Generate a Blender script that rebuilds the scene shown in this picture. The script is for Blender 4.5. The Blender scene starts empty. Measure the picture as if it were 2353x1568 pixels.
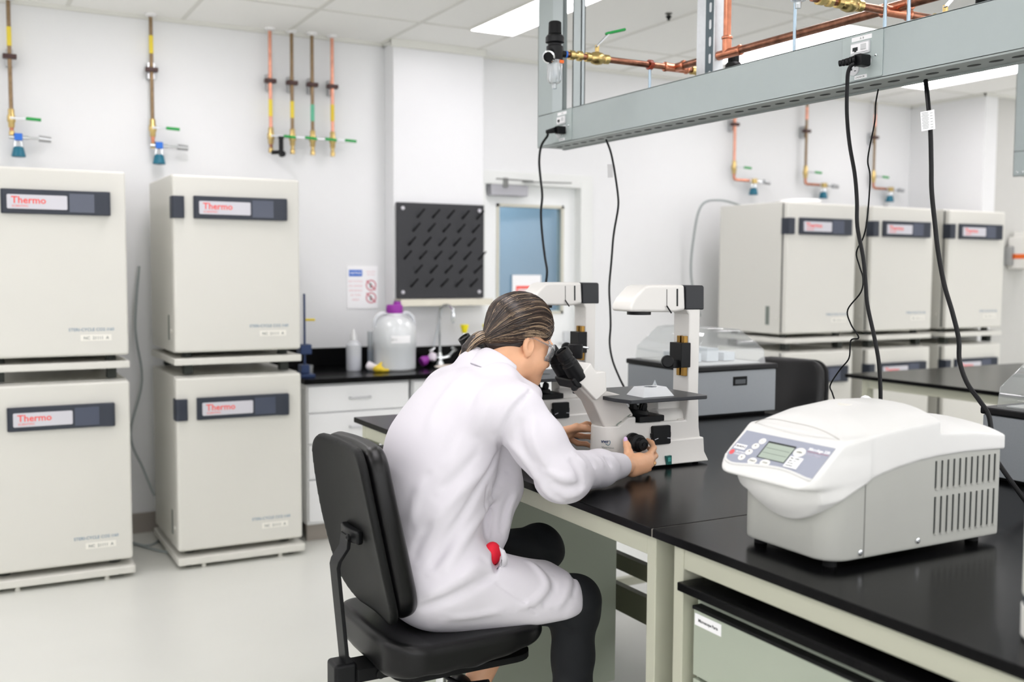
import bpy, bmesh, math, random
import numpy as np
from mathutils import Vector, Matrix
random.seed(7)
S = bpy.context.scene
COL = S.collection
PI = math.pi
# ---------------- camera ----------------
YAW, PITCH, ROLL, FPX, CAMH = 28.65, 3.98, 0.29, 2350.0, 1.54
def cam_axes():
    y, p, r = [math.radians(a) for a in (YAW, PITCH, ROLL)]
    f = np.array([math.sin(y)*math.cos(p), math.cos(y)*math.cos(p), -math.sin(p)])
    rt = np.array([math.cos(y), -math.sin(y), 0.0]); up = np.cross(rt, f)
    return math.cos(r)*rt+math.sin(r)*up, -math.sin(r)*rt+math.cos(r)*up, f
RT, UP, FW = cam_axes()
cd = bpy.data.cameras.new('camera'); cam = bpy.data.objects.new('camera', cd); COL.objects.link(cam)
m = Matrix(((RT[0], UP[0], -FW[0], 0), (RT[1], UP[1], -FW[1], 0), (RT[2], UP[2], -FW[2], CAMH), (0, 0, 0, 1)))
cam.matrix_world = m
cd.sensor_fit = 'HORIZONTAL'; cd.sensor_width = 36.0; cd.lens = FPX/2353*36.0
cd.clip_start = 0.05
cd.dof.use_dof = True; cd.dof.focus_distance = 2.85; cd.dof.aperture_fstop = 2.5
S.camera = cam
# ---------------- world, exposure ----------------
W = bpy.data.worlds.new('world'); S.world = W; W.use_nodes = True
W.node_tree.nodes['Background'].inputs[0].default_value = (0.99, 0.985, 1.0, 1)
W.node_tree.nodes['Background'].inputs[1].default_value = 2.75
S.view_settings.view_transform = 'Standard'; S.view_settings.look = 'None'
S.view_settings.exposure = 0.17; S.view_settings.gamma = 1.0; S.view_settings.use_curve_mapping = False
LIGHT_STRENGTH = 10.2
S.cycles.max_bounces = 12; S.cycles.diffuse_bounces = 8; S.cycles.glossy_bounces = 4
S.cycles.transmission_bounces = 6; S.cycles.transparent_max_bounces = 12
S.cycles.use_denoising = True; S.cycles.sample_clamp_indirect = 4.0
S.cycles.caustics_reflective = False; S.cycles.caustics_refractive = False

def px_to(x, y, ax, v):
    """a point seen at (x, y) of the 2353x1568 frame, on the plane where world axis ax equals v"""
    r = ((x-1176.5)/FPX)*RT - ((y-784.0)/FPX)*UP + FW
    o = np.array([0, 0, CAMH]); t = (v-o[ax])/r[ax]
    q = o+t*r
    return (float(q[0]), float(q[1]), float(q[2]))
# ---------------- materials ----------------
def srgb(c):
    return tuple(((v/255)/12.92 if v/255 <= 0.04045 else ((v/255+0.055)/1.055)**2.4) for v in c)
MATS = {}
def mat(name, rgb, rough=0.5, metal=0.0, noise=0.0, nscale=20.0, bump=0.0, bscale=200.0, coat=0.0, trans=0.0, ior=1.45, emis=0.0, alpha=1.0, spec=0.5):
    if name in MATS: return MATS[name]
    M = bpy.data.materials.new(name); M.use_nodes = True; MATS[name] = M
    nt = M.node_tree; b = nt.nodes['Principled BSDF']
    c = srgb(rgb)
    b.inputs['Base Color'].default_value = (*c, 1); b.inputs['Roughness'].default_value = rough
    b.inputs['Metallic'].default_value = metal; b.inputs['Coat Weight'].default_value = coat
    b.inputs['Transmission Weight'].default_value = trans; b.inputs['IOR'].default_value = ior
    b.inputs['Alpha'].default_value = alpha; b.inputs['Specular IOR Level'].default_value = spec
    if emis:
        b.inputs['Emission Color'].default_value = (*c, 1); b.inputs['Emission Strength'].default_value = emis
    if noise or bump:
        tc = nt.nodes.new('ShaderNodeTexCoord')
    if noise:
        n = nt.nodes.new('ShaderNodeTexNoise'); n.inputs['Scale'].default_value = nscale; n.inputs['Detail'].default_value = 4
        nt.links.new(tc.outputs['Object'], n.inputs['Vector'])
        r = nt.nodes.new('ShaderNodeValToRGB')
        r.color_ramp.elements[0].position = 0.3; r.color_ramp.elements[1].position = 0.7
        r.color_ramp.elements[0].color = (*[x*(1-noise) for x in c], 1)
        r.color_ramp.elements[1].color = (*[min(1, x*(1+noise)) for x in c], 1)
        nt.links.new(n.outputs['Fac'], r.inputs['Fac']); nt.links.new(r.outputs['Color'], b.inputs['Base Color'])
    if bump:
        n2 = nt.nodes.new('ShaderNodeTexNoise'); n2.inputs['Scale'].default_value = bscale; n2.inputs['Detail'].default_value = 3
        nt.links.new(tc.outputs['Object'], n2.inputs['Vector'])
        bp = nt.nodes.new('ShaderNodeBump'); bp.inputs['Strength'].default_value = bump; bp.inputs['Distance'].default_value = 0.002
        nt.links.new(n2.outputs['Fac'], bp.inputs['Height']); nt.links.new(bp.outputs['Normal'], b.inputs['Normal'])
    return M
m_wall = mat('wall_paint', (229, 230, 231), 0.6, bump=0.05, bscale=90, noise=0.004)
m_wall2 = mat('wall_panel', (229, 230, 232), 0.35, noise=0.003)
m_greywall = mat('grey_wall_paint', (196, 196, 192), 0.6, noise=0.01)
m_ceil = mat('ceiling_tile', (246, 246, 243), 0.8, bump=0.3, bscale=300, noise=0.008, nscale=60)
m_tbar = mat('ceiling_grid', (222, 222, 216), 0.5)
m_floor = mat('vinyl_floor', (211, 212, 206), 0.32, noise=0.012, nscale=3, bump=0.03, bscale=25)
m_base = mat('vinyl_baseboard', (150, 143, 136), 0.5)
m_inc = mat('incubator_enamel', (216, 215, 208), 0.42, bump=0.06, bscale=500)
m_gask = mat('dark_gasket', (48, 52, 48), 0.7)
m_navy = mat('navy_plastic', (44, 50, 62), 0.45, bump=0.05, bscale=800)
m_screen = mat('grey_screen', (78, 84, 100), 0.2)
m_badge = mat('silver_badge', (206, 205, 212), 0.35)
m_red = mat('red_print', (235, 82, 74), 0.6)
m_blueprint = mat('blue_print', (120, 145, 165), 0.6)
m_greyprint = mat('grey_print', (120, 128, 122), 0.6)
m_black = mat('black_plastic', (15, 16, 18), 0.42, spec=0.3)
m_blackm = mat('black_matte', (12, 13, 14), 0.65, spec=0.25)
m_top = mat('black_worktop', (11, 11, 12), 0.19, noise=0.06, nscale=120, bump=0.05, bscale=600, spec=0.09)
m_cream = mat('cream_metal', (186, 187, 169), 0.45, bump=0.05, bscale=700)
m_sage = mat('sage_metal', (168, 176, 160), 0.42, bump=0.05, bscale=700)
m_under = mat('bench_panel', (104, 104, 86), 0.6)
m_white = mat('white_cabinet', (229, 230, 231), 0.35)
m_wplast = mat('white_plastic', (236, 235, 231), 0.35)
m_steel = mat('brushed_steel', (196, 198, 200), 0.28, 1.0, bump=0.05, bscale=300)
m_chrome = mat('chrome', (225, 228, 230), 0.08, 1.0)
m_zinc = mat('zinc_rod', (170, 190, 205), 0.3, 1.0)
m_beam = mat('grey_service_metal', (168, 178, 178), 0.42, noise=0.01, bump=0.05, bscale=900)
m_beamd = mat('slot_dark', (28, 34, 34), 0.6)
m_galv = mat('galvanised_channel', (205, 209, 212), 0.4, 0.5, noise=0.04, nscale=60)
m_cu = mat('copper', (200, 132, 104), 0.3, 1.0, noise=0.2, nscale=35)
m_cud = mat('oxidised_copper', (150, 104, 84), 0.33, 1.0, noise=0.35, nscale=40)
m_cuw = mat('brown_copper_pipe', (138, 116, 88), 0.4, 0.7, noise=0.2, nscale=40)
m_cub = mat('bright_copper_pipe', (225, 160, 135), 0.35, 0.7, noise=0.15, nscale=30)
m_brass = mat('brass', (205, 180, 120), 0.28, 1.0, noise=0.15, nscale=60)
m_brown = mat('clamp_brown', (72, 48, 46), 0.5)
m_green = mat('green_grip', (20, 150, 66), 0.4)
m_greenlab = mat('green_pipe_label', (96, 185, 150), 0.5)
m_yellow = mat('yellow_label', (228, 205, 60), 0.5)
m_teal = mat('teal_knob', (22, 104, 128), 0.4)
m_blue = mat('blue_plastic', (38, 108, 205), 0.4)
m_dblue = mat('dark_blue_metal', (34, 56, 98), 0.4)
m_grey = mat('grey_equipment_paint', (142, 147, 151), 0.45, noise=0.02, nscale=200, bump=0.05, bscale=500)
m_scope = mat('microscope_enamel', (226, 224, 220), 0.32, bump=0.02, bscale=800)
m_scopes = mat('microscope_tube_enamel', (212, 208, 203), 0.4, bump=0.02, bscale=800)
m_brassd = mat('dark_brass_rail', (150, 116, 60), 0.3, 1.0)
m_cent = mat('centrifuge_shell', (220, 220, 218), 0.36, bump=0.04, bscale=900)
m_centg = mat('centrifuge_body', (172, 173, 167), 0.45, noise=0.01, bump=0.08, bscale=900)
m_panel = mat('blue_grey_panel', (150, 155, 170), 0.4)
m_lcd = mat('lcd_glass', (168, 180, 168), 0.15)
m_paper = mat('white_label', (246, 246, 248), 0.6)
m_ink = mat('black_ink', (52, 52, 54), 0.7)
m_coat = mat('lab_coat_cotton', (213, 210, 217), 0.75, bump=0.12, bscale=1500)
m_skin = mat('skin', (224, 172, 136), 0.45, noise=0.04, nscale=40)
m_pants = mat('black_trousers', (17, 20, 24), 0.8, bump=0.2, bscale=900)
m_redc = mat('red_cloth', (226, 26, 52), 0.7)
m_vinyl = mat('black_vinyl', (12, 12, 13), 0.34, spec=0.35, bump=0.1, bscale=500)
m_shell = mat('chair_shell', (14, 15, 15), 0.5, spec=0.25, bump=0.1, bscale=600)
m_purple = mat('purple_cap', (146, 44, 156), 0.45)
m_eyewash = mat('yellow_cap', (248, 232, 16), 0.45)
m_steeld = mat('stainless_tray', (196, 192, 178), 0.35, 0.5)
m_bag = mat('yellow_plastic', (225, 195, 50), 0.5)
m_orange = mat('orange_plastic', (240, 110, 40), 0.5)
m_frost = mat('frosted_plastic', (232, 240, 246), 0.4, trans=0.35)
m_liquid = mat('pale_liquid_jug', (214, 224, 230), 0.35, trans=0.2)
m_nail = mat('lilac_nail', (222, 192, 232), 0.2)
m_gold = mat('gold', (225, 180, 100), 0.2, 1.0)
m_cable = mat('grey_cable', (150, 158, 158), 0.5)
m_dglass = mat('corridor_wall', (150, 160, 166), 0.7, noise=0.06, nscale=2.0)
def clear_mat(name, tint, gloss=0.12, op=0.14):
    M = bpy.data.materials.new(name); M.use_nodes = True; nt = M.node_tree; nt.nodes.clear()
    o = nt.nodes.new('ShaderNodeOutputMaterial'); mx = nt.nodes.new('ShaderNodeMixShader'); mx2 = nt.nodes.new('ShaderNodeMixShader')
    t = nt.nodes.new('ShaderNodeBsdfTransparent'); g = nt.nodes.new('ShaderNodeBsdfGlossy'); d = nt.nodes.new('ShaderNodeBsdfDiffuse')
    t.inputs[0].default_value = (*srgb(tint), 1); g.inputs['Roughness'].default_value = 0.06; d.inputs[0].default_value = (0.9, 0.92, 0.93, 1)
    lw = nt.nodes.new('ShaderNodeLayerWeight'); lw.inputs[0].default_value = 0.25
    mp = nt.nodes.new('ShaderNodeMapRange'); mp.inputs['To Min'].default_value = gloss*0.4; mp.inputs['To Max'].default_value = min(1, gloss*5)
    nt.links.new(lw.outputs['Facing'], mp.inputs['Value']); nt.links.new(mp.outputs[0], mx.inputs[0])
    nt.links.new(mx2.outputs[0], mx.inputs[1]); nt.links.new(g.outputs[0], mx.inputs[2])
    mx2.inputs[0].default_value = op; nt.links.new(t.outputs[0], mx2.inputs[1]); nt.links.new(d.outputs[0], mx2.inputs[2])
    nt.links.new(mx.outputs[0], o.inputs[0]); MATS[name] = M; return M
m_clear = clear_mat('clear_acrylic', (246, 248, 248), 0.10, 0.10)
m_clear2 = clear_mat('clear_bowl', (225, 230, 232), 0.2, 0.3)
m_goggle = clear_mat('clear_goggles', (240, 240, 242), 0.2, 0.2)
m_glass = clear_mat('door_glass', (205, 222, 232), 0.06, 0.03)
m_milk = clear_mat('translucent_polythene', (240, 245, 249), 0.12, 0.72)
m_milk2 = clear_mat('translucent_bottle', (236, 239, 247), 0.1, 0.6)
m_lamp = mat('lamp_diffuser', (255, 250, 254), 0.5, emis=LIGHT_STRENGTH)
# ---------------- helpers ----------------
def tag(o, label=None, cat=None, group=None, kind=None):
    if label: o['label'] = label
    if cat: o['category'] = cat
    if group: o['group'] = group
    if kind: o['kind'] = kind
    return o
def thing(name, label, cat, loc=(0, 0, 0), group=None, rotz=0.0):
    o = bpy.data.objects.new(name, None); COL.objects.link(o); o.empty_display_size = 0.05
    o.location = loc; o.rotation_euler = (0, 0, rotz)
    return tag(o, label, cat, group)
def wloc(o):
    v = Vector((0, 0, 0))
    while o is not None:
        v = v+o.location; o = o.parent
    return v
def copy_tree(o, parent=None):
    c = o.copy(); COL.objects.link(c)
    if parent is not None: c.parent = parent
    for ch in list(o.children): copy_tree(ch, c)
    return c
def frame_of(axis):
    w = Vector(axis).normalized(); a = Vector((0, 0, 1)) if abs(w.z) < 0.9 else Vector((1, 0, 0))
    u = a.cross(w).normalized(); return u, w.cross(u), w
class MB:
    def __init__(s): s.v = []; s.f = []; s.m = []; s.cur = 0
    def add(s, vs, fs):
        n = len(s.v); s.v += [tuple(map(float, p)) for p in vs]
        for f in fs: s.f.append([i+n for i in f]); s.m.append(s.cur)
        return s
    def box(s, x0, x1, y0, y1, z0, z1):
        vs = [(x, y, z) for z in (z0, z1) for y in (y0, y1) for x in (x0, x1)]
        return s.add(vs, [(0, 2, 3, 1), (4, 5, 7, 6), (0, 1, 5, 4), (2, 6, 7, 3), (0, 4, 6, 2), (1, 3, 7, 5)])
    def obox(s, c, u, v, w, a, b, d):
        c, u, v, w = map(Vector, (c, u, v, w)); vs = []
        for k in (-1, 1):
            for j in (-1, 1):
                for i in (-1, 1): vs.append(c+u*(i*a/2)+v*(j*b/2)+w*(k*d/2))
        return s.add(vs, [(0, 2, 3, 1), (4, 5, 7, 6), (0, 1, 5, 4), (2, 6, 7, 3), (0, 4, 6, 2), (1, 3, 7, 5)])
    def cyl(s, p0, p1, r0, r1=None, n=20, cap=True):
        r1 = r0 if r1 is None else r1
        p0, p1 = Vector(p0), Vector(p1); u, v, w = frame_of(p1-p0); vs = []
        for p, r in ((p0, r0), (p1, r1)):
            for i in range(n):
                a = 2*PI*i/n; vs.append(p+u*(r*math.cos(a))+v*(r*math.sin(a)))
        fs = [(i, (i+1) % n, n+(i+1) % n, n+i) for i in range(n)]
        if cap: fs += [tuple(range(n-1, -1, -1)), tuple(range(n, 2*n))]
        return s.add(vs, fs)
    def lathe(s, prof, o=(0, 0, 0), axis=(0, 0, 1), n=28, cap=True):
        o = Vector(o); u, v, w = frame_of(axis); vs = []; fs = []
        for r, h in prof:
            for i in range(n):
                a = 2*PI*i/n; vs.append(o+w*h+u*(r*math.cos(a))+v*(r*math.sin(a)))
        for k in range(len(prof)-1):
            for i in range(n): fs.append((k*n+i, k*n+(i+1) % n, (k+1)*n+(i+1) % n, (k+1)*n+i))
        if cap: fs += [tuple(range(n-1, -1, -1)), tuple(range((len(prof)-1)*n, len(prof)*n))]
        return s.add(vs, fs)
    def tube(s, pts, r, n=10, smooth=0, flat=1.0):
        P = [Vector(p) for p in pts]
        if smooth: P = catmull(P, smooth)
        rs = list(r) if isinstance(r, (list, tuple)) else [r]*len(P)
        if len(rs) != len(P): rs = [float(v) for v in np.interp(np.linspace(0, 1, len(P)), np.linspace(0, 1, len(rs)), rs)]
        vs = []; fs = []; up = None
        for i, p in enumerate(P):
            d = (P[min(i+1, len(P)-1)]-P[max(i-1, 0)]).normalized()
            if up is None: u, v, w = frame_of(d)
            else:
                u = (up-d*up.dot(d)).normalized(); v = d.cross(u)
            up = u
            for k in range(n):
                a = 2*PI*k/n; vs.append(p+u*(rs[i]*math.cos(a))+v*(rs[i]*flat*math.sin(a)))
        for i in range(len(P)-1):
            for k in range(n): fs.append((i*n+k, i*n+(k+1) % n, (i+1)*n+(k+1) % n, (i+1)*n+k))
        fs += [tuple(range(n-1, -1, -1)), tuple(range((len(P)-1)*n, len(P)*n))]
        return s.add(vs, fs)
    def prism(s, poly, a0, a1, axis='y'):
        """poly in the two other axes (x,z for 'y'; y,z for 'x'; x,y for 'z'), extruded from a0 to a1"""
        n = len(poly); vs = []
        for a in (a0, a1):
            for p, q in poly:
                vs.append((p, a, q) if axis == 'y' else (a, p, q) if axis == 'x' else (p, q, a))
        fs = [(i, (i+1) % n, n+(i+1) % n, n+i) for i in range(n)]
        fs += [tuple(range(n-1, -1, -1)), tuple(range(n, 2*n))]
        return s.add(vs, fs)
    def build(s, name, mt, parent=None, bevel=0.0, seg=2, smooth=35, local=False, sub=0):
        mats = mt if isinstance(mt, (list, tuple)) else [mt]
        off = Vector((0, 0, 0)) if (local or parent is None) else wloc(parent)
        V = s.v
        o_loc = Vector((0, 0, 0))
        if parent is None and not local:
            a = np.array(V); o_loc = Vector(((a[:, 0].min()+a[:, 0].max())/2, (a[:, 1].min()+a[:, 1].max())/2, a[:, 2].min())); off = o_loc
        me = bpy.data.meshes.new(name)
        me.from_pydata([(p[0]-off.x, p[1]-off.y, p[2]-off.z) for p in V], [], s.f)
        for k in mats: me.materials.append(k)
        if len(mats) > 1: me.polygons.foreach_set('material_index', s.m)
        bm = bmesh.new(); bm.from_mesh(me); bmesh.ops.recalc_face_normals(bm, faces=bm.faces); bm.to_mesh(me); bm.free()
        if smooth:
            me.shade_smooth(); me.set_sharp_from_angle(angle=math.radians(smooth))
        o = bpy.data.objects.new(name, me); COL.objects.link(o)
        if parent is not None: o.parent = parent
        else: o.location = o_loc
        if bevel:
            b = o.modifiers.new('b', 'BEVEL'); b.width = bevel; b.segments = seg; b.limit_method = 'ANGLE'; b.angle_limit = math.radians(40); b.harden_normals = True
        if sub:
            q = o.modifiers.new('s', 'SUBSURF'); q.levels = sub; q.render_levels = sub
        return o
def catmull(P, k):
    out = []
    n = len(P)
    for i in range(n-1):
        p0, p1, p2, p3 = P[max(i-1, 0)], P[i], P[i+1], P[min(i+2, n-1)]
        for j in range(k):
            t = j/k
            out.append(0.5*((2*p1)+(p2-p0)*t+(2*p0-5*p1+4*p2-p3)*t*t+(3*p1-p0-3*p2+p3)*t**3))
    out.append(P[-1]); return out
def bx(*a): return MB().box(*a)
def lettering(name, txt, size, mt, parent, o, right, up, bold=0.0, align='LEFT', local=False):
    """flat letters, origin o, reading along right, thin extrusion"""
    cu = bpy.data.curves.new(name, 'FONT'); cu.body = txt; cu.size = size; cu.align_x = align; cu.extrude = 0.0002; cu.offset = bold; cu.resolution_u = 2
    t = bpy.data.objects.new(name, cu); COL.objects.link(t)
    dg = bpy.context.evaluated_depsgraph_get()
    me = bpy.data.meshes.new_from_object(t.evaluated_get(dg)); bpy.data.objects.remove(t)
    r = Vector(right).normalized(); u = Vector(up); u = (u-r*u.dot(r)).normalized(); n = r.cross(u)
    o = Vector(o) - (wloc(parent) if (parent and not local) else Vector((0, 0, 0)))
    M4 = Matrix(((r.x, u.x, n.x, o.x), (r.y, u.y, n.y, o.y), (r.z, u.z, n.z, o.z), (0, 0, 0, 1)))
    me.transform(M4); me.materials.clear(); me.materials.append(mt); me.name = name
    ob = bpy.data.objects.new(name, me); COL.objects.link(ob)
    if parent: ob.parent = parent
    return ob
def arc(c, r, a0, a1, n, ax=(0, 1)):
    return [(c[0]+r*math.cos(math.radians(a0+(a1-a0)*i/n)), c[1]+r*math.sin(math.radians(a0+(a1-a0)*i/n))) for i in range(n+1)]
def rrect(x0, x1, y0, y1, r, n=5):
    return arc((x1-r, y0+r), r, -90, 0, n)+arc((x1-r, y1-r), r, 0, 90, n)+arc((x0+r, y1-r), r, 90, 180, n)+arc((x0+r, y0+r), r, 180, 270, n)
# ---------------- implicit surfaces (smooth unions meshed with surface nets) ----------------
def smin(a, b, k):
    if k <= 0: return np.minimum(a, b)
    h = np.clip(0.5+0.5*(b-a)/k, 0, 1); return b+(a-b)*h-k*h*(1-h)
def smax(a, b, k): return -smin(-a, -b, k)
class Cap:
    def __init__(s, a, b, ra, rb=None, k=0.02, sub=False, flat=None):
        s.a = np.array(a, float); s.b = np.array(b, float); s.ra = ra; s.rb = ra if rb is None else rb; s.k = k; s.sub = sub
        s.c = (s.a+s.b)/2; s.R = np.linalg.norm(s.a-s.b)/2+max(s.ra, s.rb)
        s.flat = flat  # (direction, factor>1 squeezes along it)
    def d(s, P):
        A, B = s.a, s.b
        if s.flat is not None:
            n = np.array(s.flat[0], float); n /= np.linalg.norm(n); f = s.flat[1]-1
            t0 = (P-s.c)@n; P = P+np.outer(t0*f, n)
            A = A+((A-s.c)@n)*f*n; B = B+((B-s.c)@n)*f*n
        ba = B-A; pa = P-A; L = max(ba@ba, 1e-12)
        h = np.clip(pa@ba/L, 0, 1); q = pa-h[:, None]*ba
        return (np.sqrt((q*q).sum(1))-(s.ra+(s.rb-s.ra)*h))/(1.0 if s.flat is None else s.flat[1]**0.5)
class Ell:
    def __init__(s, c, r, ax=None, k=0.02, sub=False):
        s.c = np.array(c, float); s.r = np.array(r, float); s.k = k; s.sub = sub; s.R = max(r)
        s.ax = np.eye(3) if ax is None else np.array(ax, float)
    def d(s, P):
        q = (P-s.c)@s.ax.T
        k0 = np.sqrt(((q/s.r)**2).sum(1)); k1 = np.sqrt(((q/s.r**2)**2).sum(1))
        return k0*(k0-1)/np.maximum(k1, 1e-9)
class RBox:
    def __init__(s, c, h, r=0.005, ax=None, k=0.004, sub=False):
        s.c = np.array(c, float); s.h = np.array(h, float); s.r = r; s.k = k; s.sub = sub; s.R = np.linalg.norm(h)
        s.ax = np.eye(3) if ax is None else np.array(ax, float)
    def d(s, P):
        q = np.abs((P-s.c)@s.ax.T)-(s.h-s.r)
        return np.sqrt((np.maximum(q, 0)**2).sum(1))+np.minimum(q.max(1), 0)-s.r
class Fld:
    def __init__(s, prims, disp=None, margin=0.05): s.p = prims; s.disp = disp; s.m = margin
    def __call__(s, P, cull=None):
        d = np.full(len(P), 1.0)
        for q in s.p:
            if cull is not None and np.linalg.norm(q.c-cull[0])-q.R > cull[1]+s.m+q.k: continue
            e = q.d(P)
            d = smax(d, -e, q.k) if q.sub else smin(d, e, q.k)
        if s.disp is not None: d = d+s.disp(P, d)
        return d
def net(F, lo, hi, h, B=14, slack=1.6):
    lo = np.array(lo, float); hi = np.array(hi, float)
    nb = np.ceil((hi-lo)/h/B).astype(int); N = nb*B+1
    D = np.ones(N, np.float32)
    ii = np.stack(np.meshgrid(*[np.arange(n) for n in nb], indexing='ij'), -1).reshape(-1, 3)
    cen = lo+(ii+0.5)*B*h; dc = F(cen); hd = B*h*0.5*math.sqrt(3)
    loc = np.stack(np.meshgrid(*[np.arange(B+1)]*3, indexing='ij'), -1).reshape(-1, 3)
    for i, c, d in zip(ii, cen, dc):
        b = i*B; sl = tuple(slice(b[k], b[k]+B+1) for k in range(3))
        if abs(d) > hd*slack+0.01:
            if d < 0: D[sl] = -1.0
            continue
    for i, c, d in zip(ii, cen, dc):
        if abs(d) > hd*slack+0.01: continue
        b = i*B; sl = tuple(slice(b[k], b[k]+B+1) for k in range(3))
        D[sl] = F(lo+(loc+b)*h, (c, hd)).reshape(B+1, B+1, B+1)
    I = D < 0
    C = np.zeros(np.array(N)-1, np.uint8)
    for dx in (0, 1):
        for dy in (0, 1):
            for dz in (0, 1): C += I[dx:N[0]-1+dx, dy:N[1]-1+dy, dz:N[2]-1+dz]
    act = np.argwhere((C > 0) & (C < 8))
    idx = -np.ones(C.shape, np.int32); idx[tuple(act.T)] = np.arange(len(act))
    acc = np.zeros((len(act), 3)); cnt = np.zeros(len(act))
    E = []
    for ax in range(3):
        o1, o2 = [k for k in range(3) if k != ax]
        for u in (0, 1):
            for v in (0, 1):
                a = np.zeros(3, int); a[o1] = u; a[o2] = v; b = a.copy(); b[ax] = 1
                E.append((a, b))
    for a, b in E:
        pa = act+a; pb = act+b
        da = D[tuple(pa.T)]; db = D[tuple(pb.T)]
        m_ = (da < 0) != (db < 0)
        t = (da[m_]/(da[m_]-db[m_]))[:, None]
        acc[m_] += pa[m_]+t*(b-a); cnt[m_] += 1
    V = lo+acc/cnt[:, None]*h
    F4 = []
    for ax in range(3):
        o1, o2 = (ax+1) % 3, (ax+2) % 3
        s0 = [slice(None)]*3; s1 = [slice(None)]*3; s0[ax] = slice(0, N[ax]-1); s1[ax] = slice(1, N[ax])
        A = I[tuple(s0)]; Bq = I[tuple(s1)]
        e = np.argwhere(A != Bq)
        e = e[(e[:, o1] > 0) & (e[:, o2] > 0) & (e[:, o1] < N[o1]-1) & (e[:, o2] < N[o2]-1)]
        fl = A[tuple(e.T)]
        u = np.zeros(3, int); u[o1] = 1; v = np.zeros(3, int); v[o2] = 1
        q = np.stack([idx[tuple((e-u-v).T)], idx[tuple((e-v).T)], idx[tuple(e.T)], idx[tuple((e-u).T)]], 1)
        q[~fl] = q[~fl][:, ::-1]
        F4.append(q)
    F4 = np.concatenate(F4); F4 = F4[(F4 >= 0).all(1)]
    return V, F4
def sdf_obj(name, F, lo, hi, h, mt, parent=None, local=False, post=None, matfn=None, slack=1.6):
    V, Q = net(F, lo, hi, h, slack=slack)
    if post is not None: V = post(V)
    off = np.array(wloc(parent)) if (parent is not None and not local) else np.zeros(3)
    me = bpy.data.meshes.new(name)
    me.vertices.add(len(V)); me.vertices.foreach_set('co', (V-off).astype(np.float32).ravel())
    me.loops.add(len(Q)*4); me.loops.foreach_set('vertex_index', Q.astype(np.int32).ravel())
    me.polygons.add(len(Q)); me.polygons.foreach_set('loop_start', np.arange(len(Q), dtype=np.int32)*4)
    mats = mt if isinstance(mt, (list, tuple)) else [mt]
    for k in mats: me.materials.append(k)
    if matfn is not None:
        me.polygons.foreach_set('material_index', matfn(V[Q].mean(1)).astype(np.int32))
    me.update(); me.validate(); me.shade_smooth()
    o = bpy.data.objects.new(name, me); COL.objects.link(o)
    if parent is not None: o.parent = parent
    return o
# ---------------- the room ----------------
CZ = 2.97; WY = 6.2
def struct(name, mb, mt, parent=None, **k):
    o = mb.build(name, mt, parent, **k)
    if parent is None: o['kind'] = 'structure'
    return o
struct('floor', bx(-3.2, 9.2, -2.6, 6.3, -0.1, 0.0), m_floor)
struct('ceiling', bx(-3.2, 9.2, -2.6, 6.3, CZ, CZ+0.1), m_ceil)
g = MB()
k = -10
GX = [3.035+0.61*i for i in range(-10, 10)]; GY = [5.555-1.22*i for i in range(0, 7)]
for x in GX: g.box(x-0.012, x+0.012, -2.6, 6.2, CZ-0.004, CZ+0.002)
for y in GY: g.box(-3.2, 9.2, y-0.012, y+0.012, CZ-0.0042, CZ+0.002)
struct('trim_1', g, m_tbar)
g = MB(); g.box(-3.2, 2.45, 6.175, 6.2, CZ-0.022, CZ); g.box(3.075, 7.3, 6.175, 6.2, CZ-0.022, CZ)
g.box(2.43, 3.09, 6.025, 6.055, CZ-0.045, CZ); g.box(2.43, 2.452, 6.04, 6.2, CZ-0.022, CZ)
g.box(7.275, 7.3, 5.45, 6.2, CZ-0.022, CZ); g.box(7.275, 9.2, 5.445, 5.47, CZ-0.022, CZ)
struct('trim_2', g, m_tbar)
DX0, DX1, DZ = 3.12, 3.975, 2.165
wb = MB(); wb.box(-3.2, DX0, WY, WY+0.15, 0, CZ); wb.box(DX1, 7.45, WY, WY+0.15, 0, CZ); wb.box(DX0, DX1, WY, WY+0.15, DZ, CZ)
struct('wall_back', wb, m_wall)
struct('wall_pillar', bx(2.45, 3.085, 6.05, 6.2, 0, CZ), m_wall2, bevel=0.004)
wr = MB(); wr.box(7.3, 7.45, 5.47, 6.35, 0, CZ); struct('wall_right', wr, m_wall)
struct('wall_far_right', bx(7.45, 9.2, 5.47, 5.62, 0, CZ), m_greywall)
struct('wall_side_right', bx(9.2, 9.35, -2.6, 5.47, 0, CZ), m_wall)
struct('wall_left', bx(-3.35, -3.2, -2.6, 6.2, 0, CZ), m_wall)
wn = MB(); wn.box(-3.2, 9.2, -2.75, -2.6, 0, 0.75); wn.box(-3.2, 9.2, -2.75, -2.6, 2.75, CZ)  # unseen wall; wide openings added so world light fills the room
for x in (-3.2, 0.9, 5.0, 9.1): wn.box(x, x+0.1, -2.75, -2.6, 0.75, 2.75)
struct('wall_near', wn, m_wall)
b = MB(); b.box(-3.2, 1.73, 6.18, 6.2, 0.0, 0.115); b.box(3.99, 7.3, 6.18, 6.2, 0.0, 0.115)
struct('baseboard_back', b, m_base, bevel=0.002)
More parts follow.
